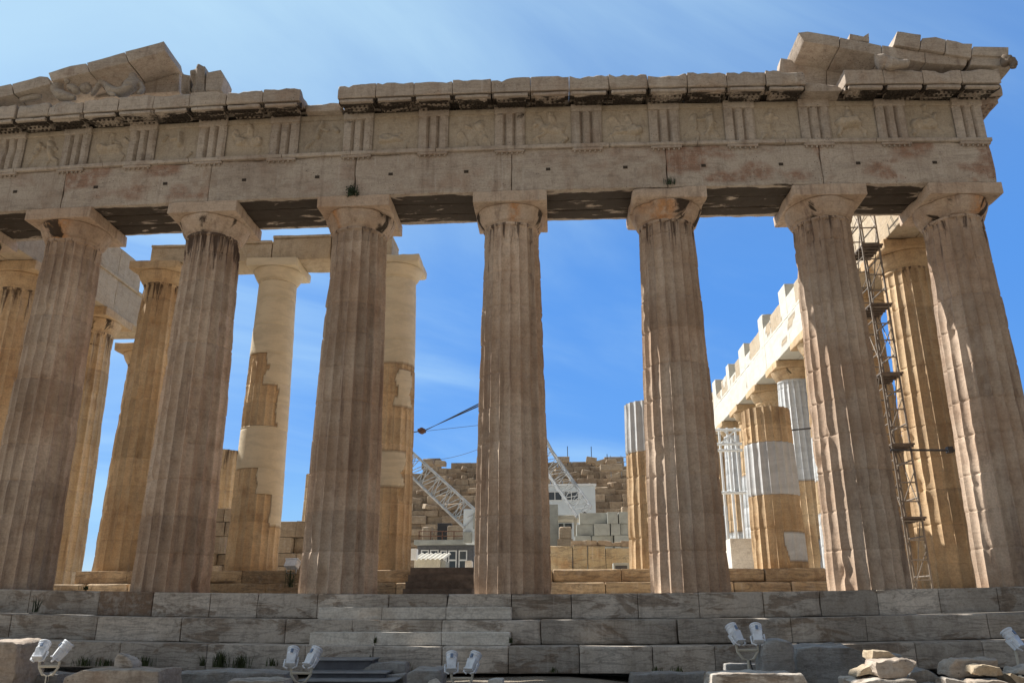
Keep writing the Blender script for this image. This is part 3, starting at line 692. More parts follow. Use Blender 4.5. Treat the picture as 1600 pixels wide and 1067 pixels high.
# horse forepart and neck rising at left of him
skin('horse_statue', [P_(84, 150, -1.0), P_(88, 138, -1.0), P_(93, 126, -1.0), P_(97, 119, -1.05), P_(104, 122, -1.1), P_(106, 131, -1.1), P_(97, 150, -1.05), P_(110, 152, -1.1), P_(118, 154, -1.15)],
     [(0, 1), (1, 2), (2, 3), (3, 4), (4, 5), (0, 6), (6, 7), (7, 8)], [.2, .19, .15, .12, .1, .065, .18, .12, .07], M['figure'], None, 2, 'worn marble horse neck rearing at the left of the pediment statue', 'statue', .03, 2)
skin('torso_fragment', [P_(108, 144, -1.0), P_(112, 137, -1.0), P_(118, 140, -1.0), P_(121, 147, -1.0)], [(0, 1), (1, 2), (2, 3)], [.15, .17, .15, .12], M['figure'], None, 2, 'rounded marble torso fragment left of the reclining statue knees', 'statue', .04, 3)
skin('torso_fragment', [P_(127, 146, -.9), P_(133, 138, -.9), P_(139, 132, -.9), P_(140, 143, -.9)], [(0, 1), (1, 2), (2, 3)], [.15, .17, .13, .12], M['figure'], None, 2, 'slanting marble fragment touching the reclining statue feet', 'statue', .04, 4)
skin('arm_fragment', [P_(30, 158, -1.0), P_(45, 154, -1.0), P_(58, 151.5, -1.0), P_(66, 151, -1.0)], [(0, 1), (1, 2), (2, 3)], [.08, .1, .09, .06], M['figure'], None, 2, 'thin marble limb fragment low in the far left of the pediment', 'statue', .02, 5)
# draped group at right of the left fragment: three upright blocks
for k, (poly, lab, ya, yb) in enumerate([([(281, 145), (283, 117), (296, 111), (298, 144)], 'lower draped marble fragment at the right end of the left pediment', -.9, -.4),
                              ([(298, 144), (297, 112), (304, 104), (312, 99), (319, 101), (319, 142)], 'tall draped marble fragment with a rounded top on the cornice', -1.0, -.35),
                              ([(320, 142), (322, 113), (345, 109), (350, 120), (346, 141)], 'plain squared marble slab on the cornice left of the gap', -.95, -.3)]):
    Vp, Fp = prism(ppoly(poly, ya), ya, yb, bev=.05 if k < 2 else .02, cut=.1, amp=.09 if k < 2 else .02, seed=860+k)
    if k < 2: Vp[:, 1] += .06*np.sin(Vp[:, 0]*26+Vp[:, 2]*2)
    mb = MB(); mb.add(Vp, Fp); tag(mb.build(['draped_figure', 'draped_figure', 'stone_slab'][k], M['figure' if k < 2 else 'arch']), lab, ['statue', 'statue', 'stone block'][k])
# horse head at right
skin('horse_head_carving', [P_(1368, 100, -1.35), P_(1378, 97, -1.4), P_(1390, 98, -1.45), P_(1402, 101, -1.5), P_(1415, 99, -1.55), P_(1423, 100, -1.6), P_(1374, 90, -1.35), P_(1385, 107, -1.45)],
     [(0, 1), (1, 2), (2, 3), (3, 4), (4, 5), (1, 6), (2, 7)], [.2, .21, .17, .13, .12, .1, .1, .1], M['arch'], None, 2, 'marble horse head poking out under the right raking slabs', 'statue', .03, 6)
skin('lion_head_spout', [P_(1562, 94, -1.4), P_(1574, 95, -1.5), P_(1583, 98, -1.55), P_(1591, 101, -1.6), P_(1576, 87, -1.5), P_(1570, 104, -1.5), P_(1584, 107, -1.6)],
     [(0, 1), (1, 2), (2, 3), (1, 4), (1, 5), (2, 6)], [.13, .15, .12, .07, .07, .08, .05], M['darkstone'], None, 2, 'dark carved lion head waterspout at the far right cornice end', 'waterspout', .07, 7)

# ---------------------------------------------------------------- porch behind: six inner columns on their own steps
PY = 5.0
courses('porch_platform', [
    (3.55, 4.3, 0.0, .375, [-11.6, -10.6, -9.3, -7.6, -5.2, -3.4, -1.4, -.2, 1.1, 2.9, 4.6, 6.4, 8.2, 9.8, 11.3]),
    (3.95, 4.9, .375, .752, [-11.2, -9.6, -7.9, -6.1, -4.3, -2.2, -.6, 1.2, 3.1, 5.1, 7.3, 9.2, 10.9])],
    'two tan marble steps behind the front columns carrying the inner columns', 'steps', 'porchstep', False, (0, 3.5, 0), 'step_block', .05)
gP = 'inner porch columns behind the front row'
pr = dict(mname='warm', group=gP, s=.86, m=6, dz=.16, n=48, capcrust=.0)
column('honey brown inner column half hidden left of the dark streaked front column', (-10.3, PY), .75, 10.22, .80, .63, 201, dmg=1.3, **{**pr})
column('restored inner column, smooth cream drums mixed with old brown fluted ones, capital whole', (-6.23, PY), .75, 10.22, .80, .63, 202, abp=1,
       patch=[(6.9, 9.5, -180, 180), (5.85, 6.9, 10, 180), (5.85, 6.9, -180, -70), (4.35, 5.85, 48, 180), (3.1, 4.45, -180, 180), (2.3, 3.15, 12, 180), (1.3, 2.3, 52, 180)],
       joints=[1.45, 2.3, 3.1, 4.4, 5.25, 5.9, 6.9, 7.9, 8.9], smoothpatch=True, dmg=1.3, **{**pr, 'mname': 'cream'})
column('restored inner column peeping out right of the front column, capital end broken', (-2.05, PY), .75, 10.22, .80, .63, 203, abp=1, abdmg=.12,
       patch=[(6.4, 9.5, -180, 180), (5.0, 6.3, 20, 70), (2.5, 3.6, -20, 48)], smoothpatch=True, dmg=1.3, **{**pr, 'mname': 'cream'})
sk_ = dict(mname='warm', group=gP, capital=False, m=6, dz=.14)
column('broken inner column with a white restored top drum, left of the front column', (6.22, PY), .75, 5.1, .80, .63, 205, patch=[(3.5, 5.2, -120, 2)], joints=[.9, 1.9, 2.75, 3.5], top_rough=.03, dmg=.9, **sk_)
column('thick broken inner column with a wide white band across its middle', (9.93, PY), .75, 4.85, .80, .63, 206, patch=[(2.15, 3.75, -180, 180), (.15, 1.1, 5, 180)], joints=[1.15, 2.15, 3.75, 4.3], top_rough=.06, dmg=.9, **sk_)
pe = thing('porch_architrave', (-6, PY, 10.97), 'honey coloured architrave beam lying across three inner columns', 'architrave')
for k, (a, b, top) in enumerate(((236, 300, 379), (300.5, 424, 376), (425, 516, 369), (517, 612, 371))):
    x0, x1 = at(a, 400, PY-.6)[0], at(b, 400, PY-.6)[0]; mb = MB()
    block(mb, (x0, PY-.62, 10.972), (x1-.01, PY+.6, at(430, top, PY-.62)[2]-.1), r=.02, chip=.07, step=.2, seed=870+k, attrs=dict(patch=0, tint=.3)); ab = mb.build('architrave_block', M['pale'], pe)
    mb = MB(); block(mb, (x0, PY-.67, at(430, top, PY-.62)[2]-.097), (x1-.01, PY+.6, at(430, top, PY-.62)[2]), r=.01, chip=.05, step=.2, seed=876+k, attrs=dict(tint=.3)); mb.build('taenia_band', M['pale'], ab)

# ---------------------------------------------------------------- flanks
YS = [3.682+4.296*k for k in range(16)]
fk = dict(mname='warm', m=6, dz=.18, n=48, group='side row columns receding behind the front')
SL = ['brown left flank column at the far left edge with its capital cut by the frame', 'brown left flank column between the first two front columns', 'left flank column with its thin sky gap beside it, darkened capital']
for k in range(3):
    column(SL[k], (-14.42, YS[k]), 0, 10.43, .95, .74, 220+k, crust=.4, dmg=1.1, **fk)
NL = ['brown right flank column behind the scaffold tower', 'right flank column mostly hidden by the front column near the scaffold', 'right flank column with white restored strips at the edge of a front column',
      'right flank column with a white fluted upper shaft under the new beam', 'fifth right flank column seen behind the thick broken column', 'sixth right flank column under the white beam', 'seventh right flank column, pale and thin beside the white frame',
      'eighth right flank column in the far row', 'ninth right flank column, far end near the front column', 'tenth right flank column, farthest of the row']
NP = [None, None, [(0, 3.2, -180, 180), (4.4, 6.2, -180, 180)], [(5.0, 9.7, -180, 180), (.5, 2.4, 0, 180)], [(0, 2.3, -180, 180), (4.0, 5.6, -180, 180)], [(3, 6.5, -180, 180)], [(0, 4, -180, 180), (6, 9.7, -180, 180)], [(2, 6, -180, 180)], [(0, 3, -180, 180)], [(4, 8, -180, 180)]]
for k in range(10):
    column(NL[k], (14.42, YS[k]), 0, 10.43, .95, .74, 240+k, crust=.35 if k < 2 else .1, patch=NP[k], dmg=1.0, ochre=.25 if k < 2 else 0, **{**fk, 'dz': .18 if k < 5 else .4})
def flank_beam(name, label, x, y0, y1, segs, topfn, patchfn, matn, hz=10.434):
    o = thing(name, (x, y0, hz), label, 'entablature')
    ys = np.linspace(y0, y1, segs+1)
    for k in range(segs):
        rg = random.Random(k+int(abs(x)*7)+segs)
        for (xa, xb) in ((x-.9, x-.02), (x+.0, x+.9)):
            V, F = rbox((xa, ys[k]+.005, hz), (xb, ys[k+1]-.005, 11.74), r=.015, chip=.05, step=.22, seed=880+k*2+int(x), amp=.008)
            mb = MB(); mb.add(V, F, tint=rg.uniform(-.4, .4), crust=np.where(V[:, 2] < hz+.05, .5, 0.0), patch=patchfn(V, k, 0)); mb.build('architrave_block', M[matn], o)
        mb = MB(); block(mb, (x-.905, ys[k]+.006, 11.742), (x+.97, ys[k+1]-.006, 11.86), r=.01, chip=.04, step=.25, seed=896+k); mb.V[0] = mb.V[0]; mb.A['patch'] = [patchfn(mb.V[0], k, 0)]; mb.build('taenia_band', M[matn], o)
        for (j, ya, yb, zt) in topfn(k, ys[k], ys[k+1]):
            V, F = rbox((x-.88, ya+.004, 11.862), (x+.85, yb-.004, zt), r=.015, chip=.06, step=.22, seed=900+k*5+j, amp=.008)
            mb = MB(); mb.add(V, F, tint=rg.uniform(-.4, .4), patch=patchfn(V, k, 1+j)); mb.build('frieze_block', M[matn], o)
    return o
flank_beam('flank_entablature', 'pale beam on the left flank columns, its underside black, running back to a broken end', -14.42, .96, 10.9, 3,
           lambda k, a, b: [(0, a, b-(1.6 if k == 2 else 0), 13.05)], lambda V, k, j: np.zeros(len(V)), 'pale')
def ntop(k, a, b):
    m_ = (a+b)/2; z = 13.05
    if k < 2: return [(0, a, m_, z), (1, m_, b, z)]
    c = a+(b-a)*.3; d = a+(b-a)*.62
    g_ = random.Random(k*5+1); c = a+(b-a)*g_.uniform(.18, .4); d = a+(b-a)*g_.uniform(.55, .8)
    return [(0, a, c, g_.uniform(13.15, 13.5)), (1, c, d, g_.uniform(12.6, 12.95)), (2, d, b, g_.uniform(12.3, 13.0))]
def npatch(V, k, j):
    n_ = fbm(V*np.array([.2, .55, .8])+3, 33, 3); w = .0 if k < 2 else .66
    if j == 0 and k >= 2: w = .72
    if j == 2: w = .35
    return (n_ < w).astype(float)
flank_beam('flank_entablature', 'bright white restored beam with notched top on the right flank columns', 14.42, .96, 46.6, 11, ntop, npatch, 'pale')
for nme in (): pass
# broken columns and piers of the left side, far back
gS = 'far broken columns beyond the left side'
column('far short column stump right of the dark streaked front column', (-14.2, 21.0), 0, 7.5, .95, .78, 261, capital=False, top_rough=.1, joints=[1, 2.1, 3.2, 4.3, 5.4, 6.5], mname='warm', group=gS, m=5, dz=.3)
column('far drum stump seen in the gap left of the fluted column under the green bush', (-13.6, 36.0), 0, 8.6, .95, .78, 262, capital=False, top_rough=.1, mname='warm', group=gS, m=5, dz=.3)
column('far slim column with its capital, peeping out at the edge of the front column', (-13.2, 42.0), 0, 11.6, .9, .7, 263, mname='warm', group=gS, m=5, dz=.3, n=32)
# low ruined side wall between the porch and the cella
def stack(name, label, x0, x1, y0, y1, z0, prof, matn, cw=1.2, ch=.5, seed=1, cat='wall', rough=.05, group=None, back=lambda r: 0):
    """coursed masonry; prof(x) is the ragged top height"""
    rg = random.Random(seed); mb = MB(); z = z0; row = 0; ch0 = ch
    while True:
        x = x0-rg.uniform(0, cw*.5); any_ = False
        while x < x1:
            w = cw*rg.uniform(.7, 1.35); a, b = max(x, x0), min(x+w, x1); cut_ = rg.random() < .06
            if b-a > .12 and z+ch*.6 < prof((a+b)/2):
                any_ = True; block(mb, (a+.01, y0+rg.uniform(-rough, rough)+(.35 if cut_ else 0)+back(row), z+.008), (b-.01, y1+back(row), z+ch-.008), r=.02, chip=.06, step=.6, seed=seed+row*7+int(x*3), attrs=dict(tint=rg.uniform(-1.5, 1.3)))
            x += w
        z += ch; row += 1; ch = ch0*rg.choice((.8, 1, 1, 1.25))
        if not any_ or row > 60: break
    o = mb.build(name, M[matn]); return tag(o, label, cat, group)
x0, x1 = at(428, 850, 12)[0], at(480, 850, 12)[0]
stack('ruined_wall', 'low tan wall of broken blocks between the restored column and its right neighbour', x0, x1, 12, 13, .74, lambda x: 2.9, 'wall', .9, .5, 3)
x0, x1 = at(330, 850, 12)[0], at(356, 850, 12)[0]
stack('ruined_wall', 'narrow pile of broken wall blocks left of the restored inner column', x0, x1, 12, 13, .74, lambda x: 3.6, 'wall', .5, .55, 5)

# ---------------------------------------------------------------- inside the cella
wx = lambda px, Y: float(at(px, 800, Y)[0]); wz = lambda py, Y, px=800: float(at(px, py, Y)[2])
Y = 48; pts = [(560, 740), (640, 728), (655, 712), (675, 716), (685, 722), (712, 718), (745, 714), (800, 708), (858, 708), (890, 713), (918, 714), (935, 715), (960, 716), (982, 726), (1010, 760)]
rg_ = random.Random(3); pts = [(p_[0]+dx_, p_[1]+rg_.uniform(-9, 7)*(0 if dx_ == 0 else 1)) for p_ in pts for dx_ in (0, 9)]
X_ = [wx(p[0], Y) for p in pts]; Z_ = [wz(p[1], Y) for p in pts]
stack('ruined_cella_wall', 'far ruined wall of tan stone courses with a ragged top behind the crane', X_[0], X_[-1], Y, Y+1.5, .74, lambda x: float(np.interp(x, X_, Z_))+.2, 'wall', 1.35, .52, 11, rough=.2, back=lambda r: max(0, r-11)*.42)
for k, (a, b, y0, y1, rot) in enumerate(((656, 672, 713, 722, 0), (676, 692, 716, 723, .05), (918, 935, 713, 722, .18), (934, 950, 718, 725, -.25), (951, 968, 717, 726, 0), (872, 892, 712, 720, 0), (940, 975, 728, 737, 0))):
    mb = MB(); w = wx(b, Y-.6)-wx(a, Y-.6); h = wz(y0, Y-.6)-wz(y1, Y-.6)
    block(mb, (-w/2, -.5, 0), (w/2, .5, h), M3=rotE(0, rot, 0), loc=(wx((a+b)/2, Y-.6), Y+.5 if k != 6 else Y-.55, wz(y1, Y-.6)), r=.03, chip=.1, step=.3, seed=920+k, attrs=dict(tint=.4))
    tag(mb.build('loose_block', M['wall']), ['squat loose block on the far wall top nearest the left boom', 'second loose block on the far wall top, right of the squat one', 'tilted loose block on the far wall top beside an iron rod', 'loose block leaning the other way on the far wall top', 'upright squared loose block near the right end of the far wall top', 'flat loose block on the far wall top next to the right boom', 'long pale block lying against the upper courses of the far wall'][k], 'stone block', 'loose blocks on the far wall')
rg = random.Random(77)
for k in range(34):
    px = rg.uniform(645, 742) if k % 2 else rg.uniform(862, 985); r_ = rg.randint(12, 20); zt = .74+.52*r_; X = wx(px, 49)
    top = float(np.interp(X, X_, Z_))
    if zt > top-.1: zt = .74+.52*max(11, int((top-.74)/.52)-1); r_ = (zt-.74)/.52
    mb = MB(); w = rg.uniform(.25, .7); block(mb, (-w, -.3, -.05), (w, .3, rg.uniform(.25, .6)), M3=rotE(rg.uniform(-.15, .15), rg.uniform(-.3, .3), rg.uniform(-.7, .7)), loc=(X, Y+max(0, r_-11)*.42-.1, zt), r=.03, chip=.2, step=.3, seed=1200+k, big=.06, attrs=dict(tint=rg.uniform(-.4, 1.4)))
    tag(mb.build('fallen_block', M['wall']), 'fallen tan block lying crooked on a ledge of the far ruined wall', 'stone block', 'fallen blocks on the ledges of the far wall')
for k, px in enumerate((889, 927, 952)):
    mb = MB(); X = wx(px, 48.5); tube(mb, [(X, 48.5, wz(728, 48.5)), (X, 48.5, wz((698, 699, 711)[k], 48.5))], .035, 6)
    tag(mb.build('iron_rod', M['dark']), ['tall thin rod on the far wall, nearest the crane boom', 'tall thin rod on the far wall above the tilted block', 'shortest thin rod on the far wall, rightmost'][k], 'rod', 'rods on the far wall')
mb = MB()
for zz_ in (0, .5, 1.0): tube(mb, [(wx(955, 49), 49.6, wz(730, 49)+zz_*.8), (wx(992, 49), 49.6, wz(728, 49)+zz_*.8)], .03, 6)
for p in (958, 975, 990): tube(mb, [(wx(p, 49), 49.6, wz(745, 49)), (wx(p, 49), 49.6, wz(726, 49)+.8)], .03, 6)
tag(mb.build('guard_rail', M['steel']), 'thin pipe guard rail at the right end of the far wall top', 'railing')

# yellow slab wall between the porch columns
o = thing('slab_wall', at(922, 890, 11), 'low wall of upright yellow veined marble slabs between two inner columns', 'wall')
for k, (a, b, t_) in enumerate(((855, 893, 853), (893.5, 916, 852), (916.5, 944, 853), (944.5, 985, 857))):
    mb = MB(); block(mb, (wx(a, 11), 11, .74), (wx(b, 11)-.01, 11.5, wz(t_, 11)), r=.02, chip=.09, step=.18, seed=930+k, amp=.02, attrs=dict(tint=(.3, -.2, .5, .4)[k])); mb.build('marble_slab', M['slab'], o)
rg = random.Random(5); k = 0
for a in range(900, 985, 11):
    mb = MB(); w = .14+rg.random()*.14; block(mb, (-w, -w*.8, 0), (w, w*.8, .12+rg.random()*.14), loc=(wx(a, 11.2), 11.25, wz(854, 11)+.0), r=.04, chip=.15, step=.08, seed=940+k, big=.05); k += 1
    tag(mb.build('rubble_stone', M['wall']), 'small rubble stone lying along the top of the yellow slab wall', 'stone', 'rubble on the yellow slab wall')
mb = MB(); x0, x1, zt, zb = wx(955, 6.4), wx(979, 6.4), wz(880, 6.4), .752; bbox_(mb, (x0, 6.4, zb), (x1, 6.8, zt), .01); o = mb.build('ventilation_box', M['concrete']); tag(o, 'grey concrete box with a dark slot at the foot of the yellow wall', 'box')
mb = MB(); box(mb, (x0+.06, 6.392, zt-.2), (x1-.06, 6.41, zt-.08)); mb.build('slot', M['dark'], o)
# white block by the thick column
mb = MB(); block(mb, (wx(1137, 7), 7, .74), (wx(1182, 7), 7.9, wz(843, 7)), r=.01, chip=.02, step=.3, seed=950); tag(mb.build('marble_block', M['new']), 'clean white marble block standing left of the thick banded column', 'stone block')

# concrete blocks stacked in the cella
cbx = [(905, 948, 800, 819), (948, 965, 801, 818), (900, 927, 819, 837), (927, 952, 818, 836), (953, 968, 818, 837), (897, 922, 837, 856), (923, 957, 836, 856), (958, 984, 835, 856), (966, 985, 803, 820), (968, 985, 819, 836)]
cl_ = ['wide grey concrete block on top of the stack under the boom', 'small grey concrete block on top, right of the wide one', 'grey concrete block in the middle row, left end', 'grey concrete block second in the middle row', 'grey concrete block third in the middle row', 'grey concrete block in the bottom row, left end', 'grey concrete block in the bottom row, centre', 'grey concrete block in the bottom row, right end', 'grey concrete block at the top right against the broken column', 'grey concrete block at the right of the middle row by the broken column']
zrow = [wz(856, 24), wz(837, 24), wz(819, 24), wz(801, 24)]
for k, (a, b, t_, u_) in enumerate(cbx):
    r_ = 0 if u_ > 850 else (1 if u_ > 825 else 2); dy = random.Random(k).uniform(-.25, .25); mb = MB()
    block(mb, (wx(a, 24)+.01, 24+dy, zrow[r_] if r_ else .74), (wx(b, 24)-.01, 25.2, zrow[r_+1]-.01), r=.015, chip=.015, step=.6, seed=960+k)
    tag(mb.build('concrete_block', M['concrete']), cl_[k], 'concrete block', 'grey concrete blocks stacked under the crane')
# pale cabin
Yc = 38; o = thing('site_cabin', (wx(895, Yc), Yc, .74), 'pale blue site cabin with a window band behind the right crane boom', 'cabin')
mb = MB(); bbox_(mb, (wx(800, Yc), Yc, .74), (wx(931, Yc), Yc+3, wz(760, Yc)), .02)
for p in (868, 880, 905, 919): box(mb, (wx(p, Yc)-.012, Yc-.012, wz(798, Yc)), (wx(p, Yc)+.012, Yc+.01, wz(764, Yc)))
mb.build('cabin_body', M['cabin'], o)
mb = MB(); bbox_(mb, (wx(798, Yc), Yc-.15, wz(760, Yc)), (wx(933, Yc), Yc+3.1, wz(758, Yc)+.05), .01); mb.build('roof', M['white'], o)
for (a, b) in ((856, 879), (882, 905)):
    mb = MB(); box(mb, (wx(a, Yc), Yc-.05, wz(783, Yc)), (wx(b, Yc), Yc+.02, wz(768, Yc))); w_ = mb.build('window', M['white'], o)
    for (c_, d_) in ((a+1, (a+b)/2-.6), ((a+b)/2+.6, b-1)):
        mb = MB(); box(mb, (wx(c_, Yc), Yc-.056, wz(781.5, Yc)), (wx(d_, Yc), Yc-.0505, wz(769.5, Yc))); mb.build('pane', M['glass'], w_)
# cream canopy frame in front of it
Yp = 30; o = thing('canopy_frame', (wx(885, Yp), Yp, .74), 'cream painted canopy frame below the pale cabin', 'canopy')
mb = MB(); bbox_(mb, (wx(820, Yp), Yp, wz(811, Yp)), (wx(907, Yp), Yp+2.5, wz(805, Yp)), .03); mb.build('canopy_roof', M['creampaint'], o)
mb = MB(); bbox_(mb, (wx(896, Yp), Yp+.1, .74), (wx(901, Yp), Yp+.3, wz(811, Yp)), .01); mb.build('post', M['creampaint'], o)
mb = MB(); bbox_(mb, (wx(840, Yp), Yp+2.2, .74), (wx(895, Yp), Yp+2.4, wz(812, Yp)), .01); mb.build('back_panel', M['cabin'], o)
for (a, b) in ((873, 880), (883, 894)):
    mb = MB(); box(mb, (wx(a, Yp), Yp+2.15, wz(822, Yp)), (wx(b, Yp), Yp+2.195, wz(813, Yp))); mb.build('window', M['glass'], o)
mb = MB(); block(mb, (wx(873, 28), 28, wz(842, 28)), (wx(892, 28), 29, wz(823, 28)), r=.03, chip=.12, step=.2, seed=971); block(mb, (wx(870, 28), 28, .74), (wx(894, 28), 29.2, wz(842, 28)-.004), r=.02, chip=.03, step=.5, seed=972)
tag(mb.build('stone_pile', M['wall']), 'tan stone block on a low plinth under the cream canopy', 'stone block')
mb = MB(); bbox_(mb, (wx(850, 29), 29, .74), (wx(872, 29), 30.5, wz(788, 29)), .02); tag(mb.build('equipment_crate', M['concrete']), 'dark grey equipment crate between the middle column and the canopy', 'crate')

# deck building below the crane
Yd = 34; o = thing('site_office', (wx(700, Yd), Yd, .74), 'grey site office with glazed front and railed deck on top under the left boom', 'building')
mb = MB(); bbox_(mb, (wx(652, Yd), Yd-.9, wz(851, Yd)), (wx(742, Yd), Yd+4, wz(844, Yd)), .02); mb.build('deck', M['concrete'], o)
mb = MB(); box(mb, (wx(654, Yd), Yd, .74), (wx(741, Yd), Yd+3.9, wz(851.5, Yd))); mb.build('wall', M['greywood'], o)
for k, (a, b) in enumerate(((660, 672), (674, 687), (690, 700), (702, 715), (718, 731))):
    t_, u_ = (858, 868) if k < 2 else (859, 890); mb = MB()
    A0, A1, B0, B1 = wx(a, Yd), wx(b, Yd), wz(u_, Yd), wz(t_, Yd); e = .07
    for lo, hi in (((A0, B0), (A1, B0+e)), ((A0, B1-e), (A1, B1)), ((A0, B0+e), (A0+e, B1-e)), ((A1-e, B0+e), (A1, B1-e))): box(mb, (lo[0], Yd-.06, lo[1]), (hi[0], Yd+.01, hi[1]))
    if k >= 2: box(mb, (A0+e, Yd-.055, (B0+B1)/2-.05), (A1-e, Yd+.01, (B0+B1)/2+.05))
    w_ = mb.build('window', M['white'], o); mb = MB(); box(mb, (A0+e, Yd-.03, B0+e), (A1-e, Yd-.004, B1-e)); mb.build('pane', M['glass'], w_)
mb = MB()
zt, zb = wz(829, Yd-.8), wz(844, Yd-.8)
for p in (656, 674, 692, 710, 728, 742): tube(mb, [(wx(p, Yd-.8), Yd-.8, zb-.05), (wx(p, Yd-.8), Yd-.8, zt)], .035, 6)
for z in (zt, (zt+zb)/2): tube(mb, [(wx(656, Yd-.8), Yd-.8, z), (wx(742, Yd-.8), Yd-.8, z)], .03, 6)
mb.build('railing', M['rust'], o)
for k, (a, b, t_) in enumerate(((661, 676, 822), (700, 724, 820))):
    mb = MB(); block(mb, (wx(a, Yd+.5), Yd+.3, wz(844, Yd)+.002), (wx(b, Yd+.5), Yd+1.3, wz(t_, Yd+.5)), r=.04, chip=.15, step=.2, seed=975+k, big=.05)
    tag(mb.build('stored_block', M['wall']), ['plain tan block stored on the railed deck, left end', 'broken tan block stored on the railed deck beneath the boom foot'][k], 'stone block')
mb = MB(); bbox_(mb, (wx(678, Yd), Yd+1.8, wz(844, Yd)), (wx(700, Yd), Yd+2.6, wz(812, Yd)), .02); tag(mb.build('tarpaulin_stack', M['dark']), 'dark covered stack in the middle of the railed deck', 'stack')
Y2 = 22; o = thing('corrugated_shed', (wx(672, Y2), Y2, .74), 'small cream shed with corrugated roof in front of the site office', 'shed')
mb = MB(); box(mb, (wx(650, Y2), Y2, .74), (wx(690, Y2), Y2+2.2, wz(872, Y2)))
for p in range(653, 690, 5): box(mb, (wx(p, Y2), Y2-.02, .76), (wx(p, Y2)+.03, Y2+.01, wz(873, Y2)))
mb.build('wall', M['creampaint'], o)
mb = MB(); X, Yy = np.meshgrid(np.linspace(wx(649, Y2), wx(697, Y2), 80), [Y2-.35, Y2+2.4]); Vr = np.stack([X.ravel(), Yy.ravel(), wz(871, Y2)+.035*np.sin(X.ravel()*26)+(Yy.ravel()-Y2)*.16], 1)
Vr2 = np.vstack([Vr, Vr-[0, 0, .03]]); n = 80; F = [(i, i+1, n+i+1, n+i) for i in range(n-1)]+[(2*n+i+1, 2*n+i, 3*n+i, 3*n+i+1) for i in range(n-1)]+[(i+1, i, 2*n+i, 2*n+i+1) for i in range(n-1)]
mb.add(Vr2, F); mb.build('roof', M['creampaint'], o)
mb = MB(); box(mb, (wx(690.5, Y2), Y2+.05, .74), (wx(698, Y2), Y2+1.5, wz(876, Y2))); mb.build('side_cabinet', M['concrete'], o)
mb = MB(); Yb = 9; bbox_(mb, (wx(636, Yb), Yb, wz(873, Yb)), (wx(653, Yb), Yb+.35, wz(856, Yb)), .012); o = mb.build('sign_box', M['white']); tag(o, 'white box on splayed thin legs right of the inner column', 'box')
mb = MB()
for a, b in ((639, 634), (650, 652)): tube(mb, [(wx(a, Yb), Yb+.15, wz(873, Yb)), (wx(b, Yb), Yb+.15, .745)], .03, 6)
mb.build('stand', M['creampaint'], o)
mb = MB(); block(mb, (wx(728, 8), 8, .742), (wx(738, 8), 8.5, wz(875, 8)), r=.02, chip=.06, step=.12, seed=979); tag(mb.build('marble_fragment', M['new']), 'small upright white marble fragment left of the middle column', 'stone block')
# dark stairs up to the porch
o = thing('timber_stairs', (wx(688, 2.6), 2.6, 0), 'dark weathered board stairs climbing to the porch left of the middle column', 'stairs')
for k in range(4):
    mb = MB(); box(mb, (wx(636, 2.4), 2.2+k*.36, .0), (wx(741, 2.4), 2.2+k*.36+.36, .2*(k+1)-.02)); mb.build('tread', M['wood'], o)

# ---------------------------------------------------------------- crane
cr = thing('lattice_crane', (wx(800, 27), 27, .74), 'white lattice crane with two booms, cables and a pulley block over the cella', 'crane')
def lattice(mb, p0, p1, w0, w1, d, bays, r=.06):
    p0 = np.array(p0); p1 = np.array(p1); ax = p1-p0; L = np.linalg.norm(ax); ax /= L; sd = np.array([0, 1., 0]); up = np.cross(sd, ax); up /= np.linalg.norm(up)
    C = []
    for s1, s2 in ((-1, -1), (1, -1), (1, 1), (-1, 1)):
        a = p0+up*s1*w0/2+sd*s2*d/2; b = p1+up*s1*w1/2+sd*s2*d/2; C.append((a, b)); tube(mb, [a, b], r, 8)
    for k in range(4):
        A0, A1 = C[k]; B0, B1 = C[(k+1) % 4]
        for i in range(bays):
            f0, f1 = i/bays, (i+1)/bays; a = A0+(A1-A0)*f0; b = B0+(B1-B0)*f1; c_ = B0+(B1-B0)*f0
            tube(mb, [a, b] if (i+k) % 2 else [c_, A0+(A1-A0)*f1], r*.36, 6)
            if i % 2 == 0: tube(mb, [a, c_], r*.36, 6)
mb = MB(); lattice(mb, at(738, 814, 27), at(600, 684, 29), 1.15, 1.05, 1.3, 15, .075); mb.build('boom', M['boom'], cr)
mb = MB(); lattice(mb, at(913, 800, 28), at(852, 712, 30), 1.0, 1.0, 1.1, 10, .06); mb.build('boom', M['boom'], cr)
mb = MB(); lattice(mb, at(852, 712, 30), at(806, 612, 30.5), 1.0, .6, 1.1, 8, .06); mb.build('boom', M['boom'], cr)
mb = MB()
pb = at(659, 673, 29.3)
for dy in (-6, -3.5, 0, 2.2): tube(mb, [pb+[.12, 0, dy*.006], at(806, 607+dy, 30.4)], .022, 6)
tube(mb, [pb, at(596, 683, 29)], .035, 6)
tube(mb, [at(640, 676, 29.3), at(806, 658, 30.4)], .014, 5)
cat_ = [at(610+i*14, 712+24*(((i*14-40)/150)**2)*-1.1+5*(1 if i < 0 else 1), 31) for i in range(15)]
tube(mb, [at(615+i*15, 720-(max(0, i*15-40)/110)**2*26, 31) for i in range(14)], .014, 5)
mb.build('cable', M['dark'], cr)
mb = MB(); lathe(mb, [(.02, -.16), (.19, -.15), (.2, -.06), (.15, 0), (.2, .06), (.19, .15), (.02, .16)], 20, pb, M3=rotE(math.pi/2, 0, 0)); bbox_(mb, (-.24, -.2, -.1), (.24, -.165, .1), .01, loc=pb); bbox_(mb, (-.24, .165, -.1), (.24, .2, .1), .01, loc=pb); mb.build('pulley_block', M['rust'], cr)
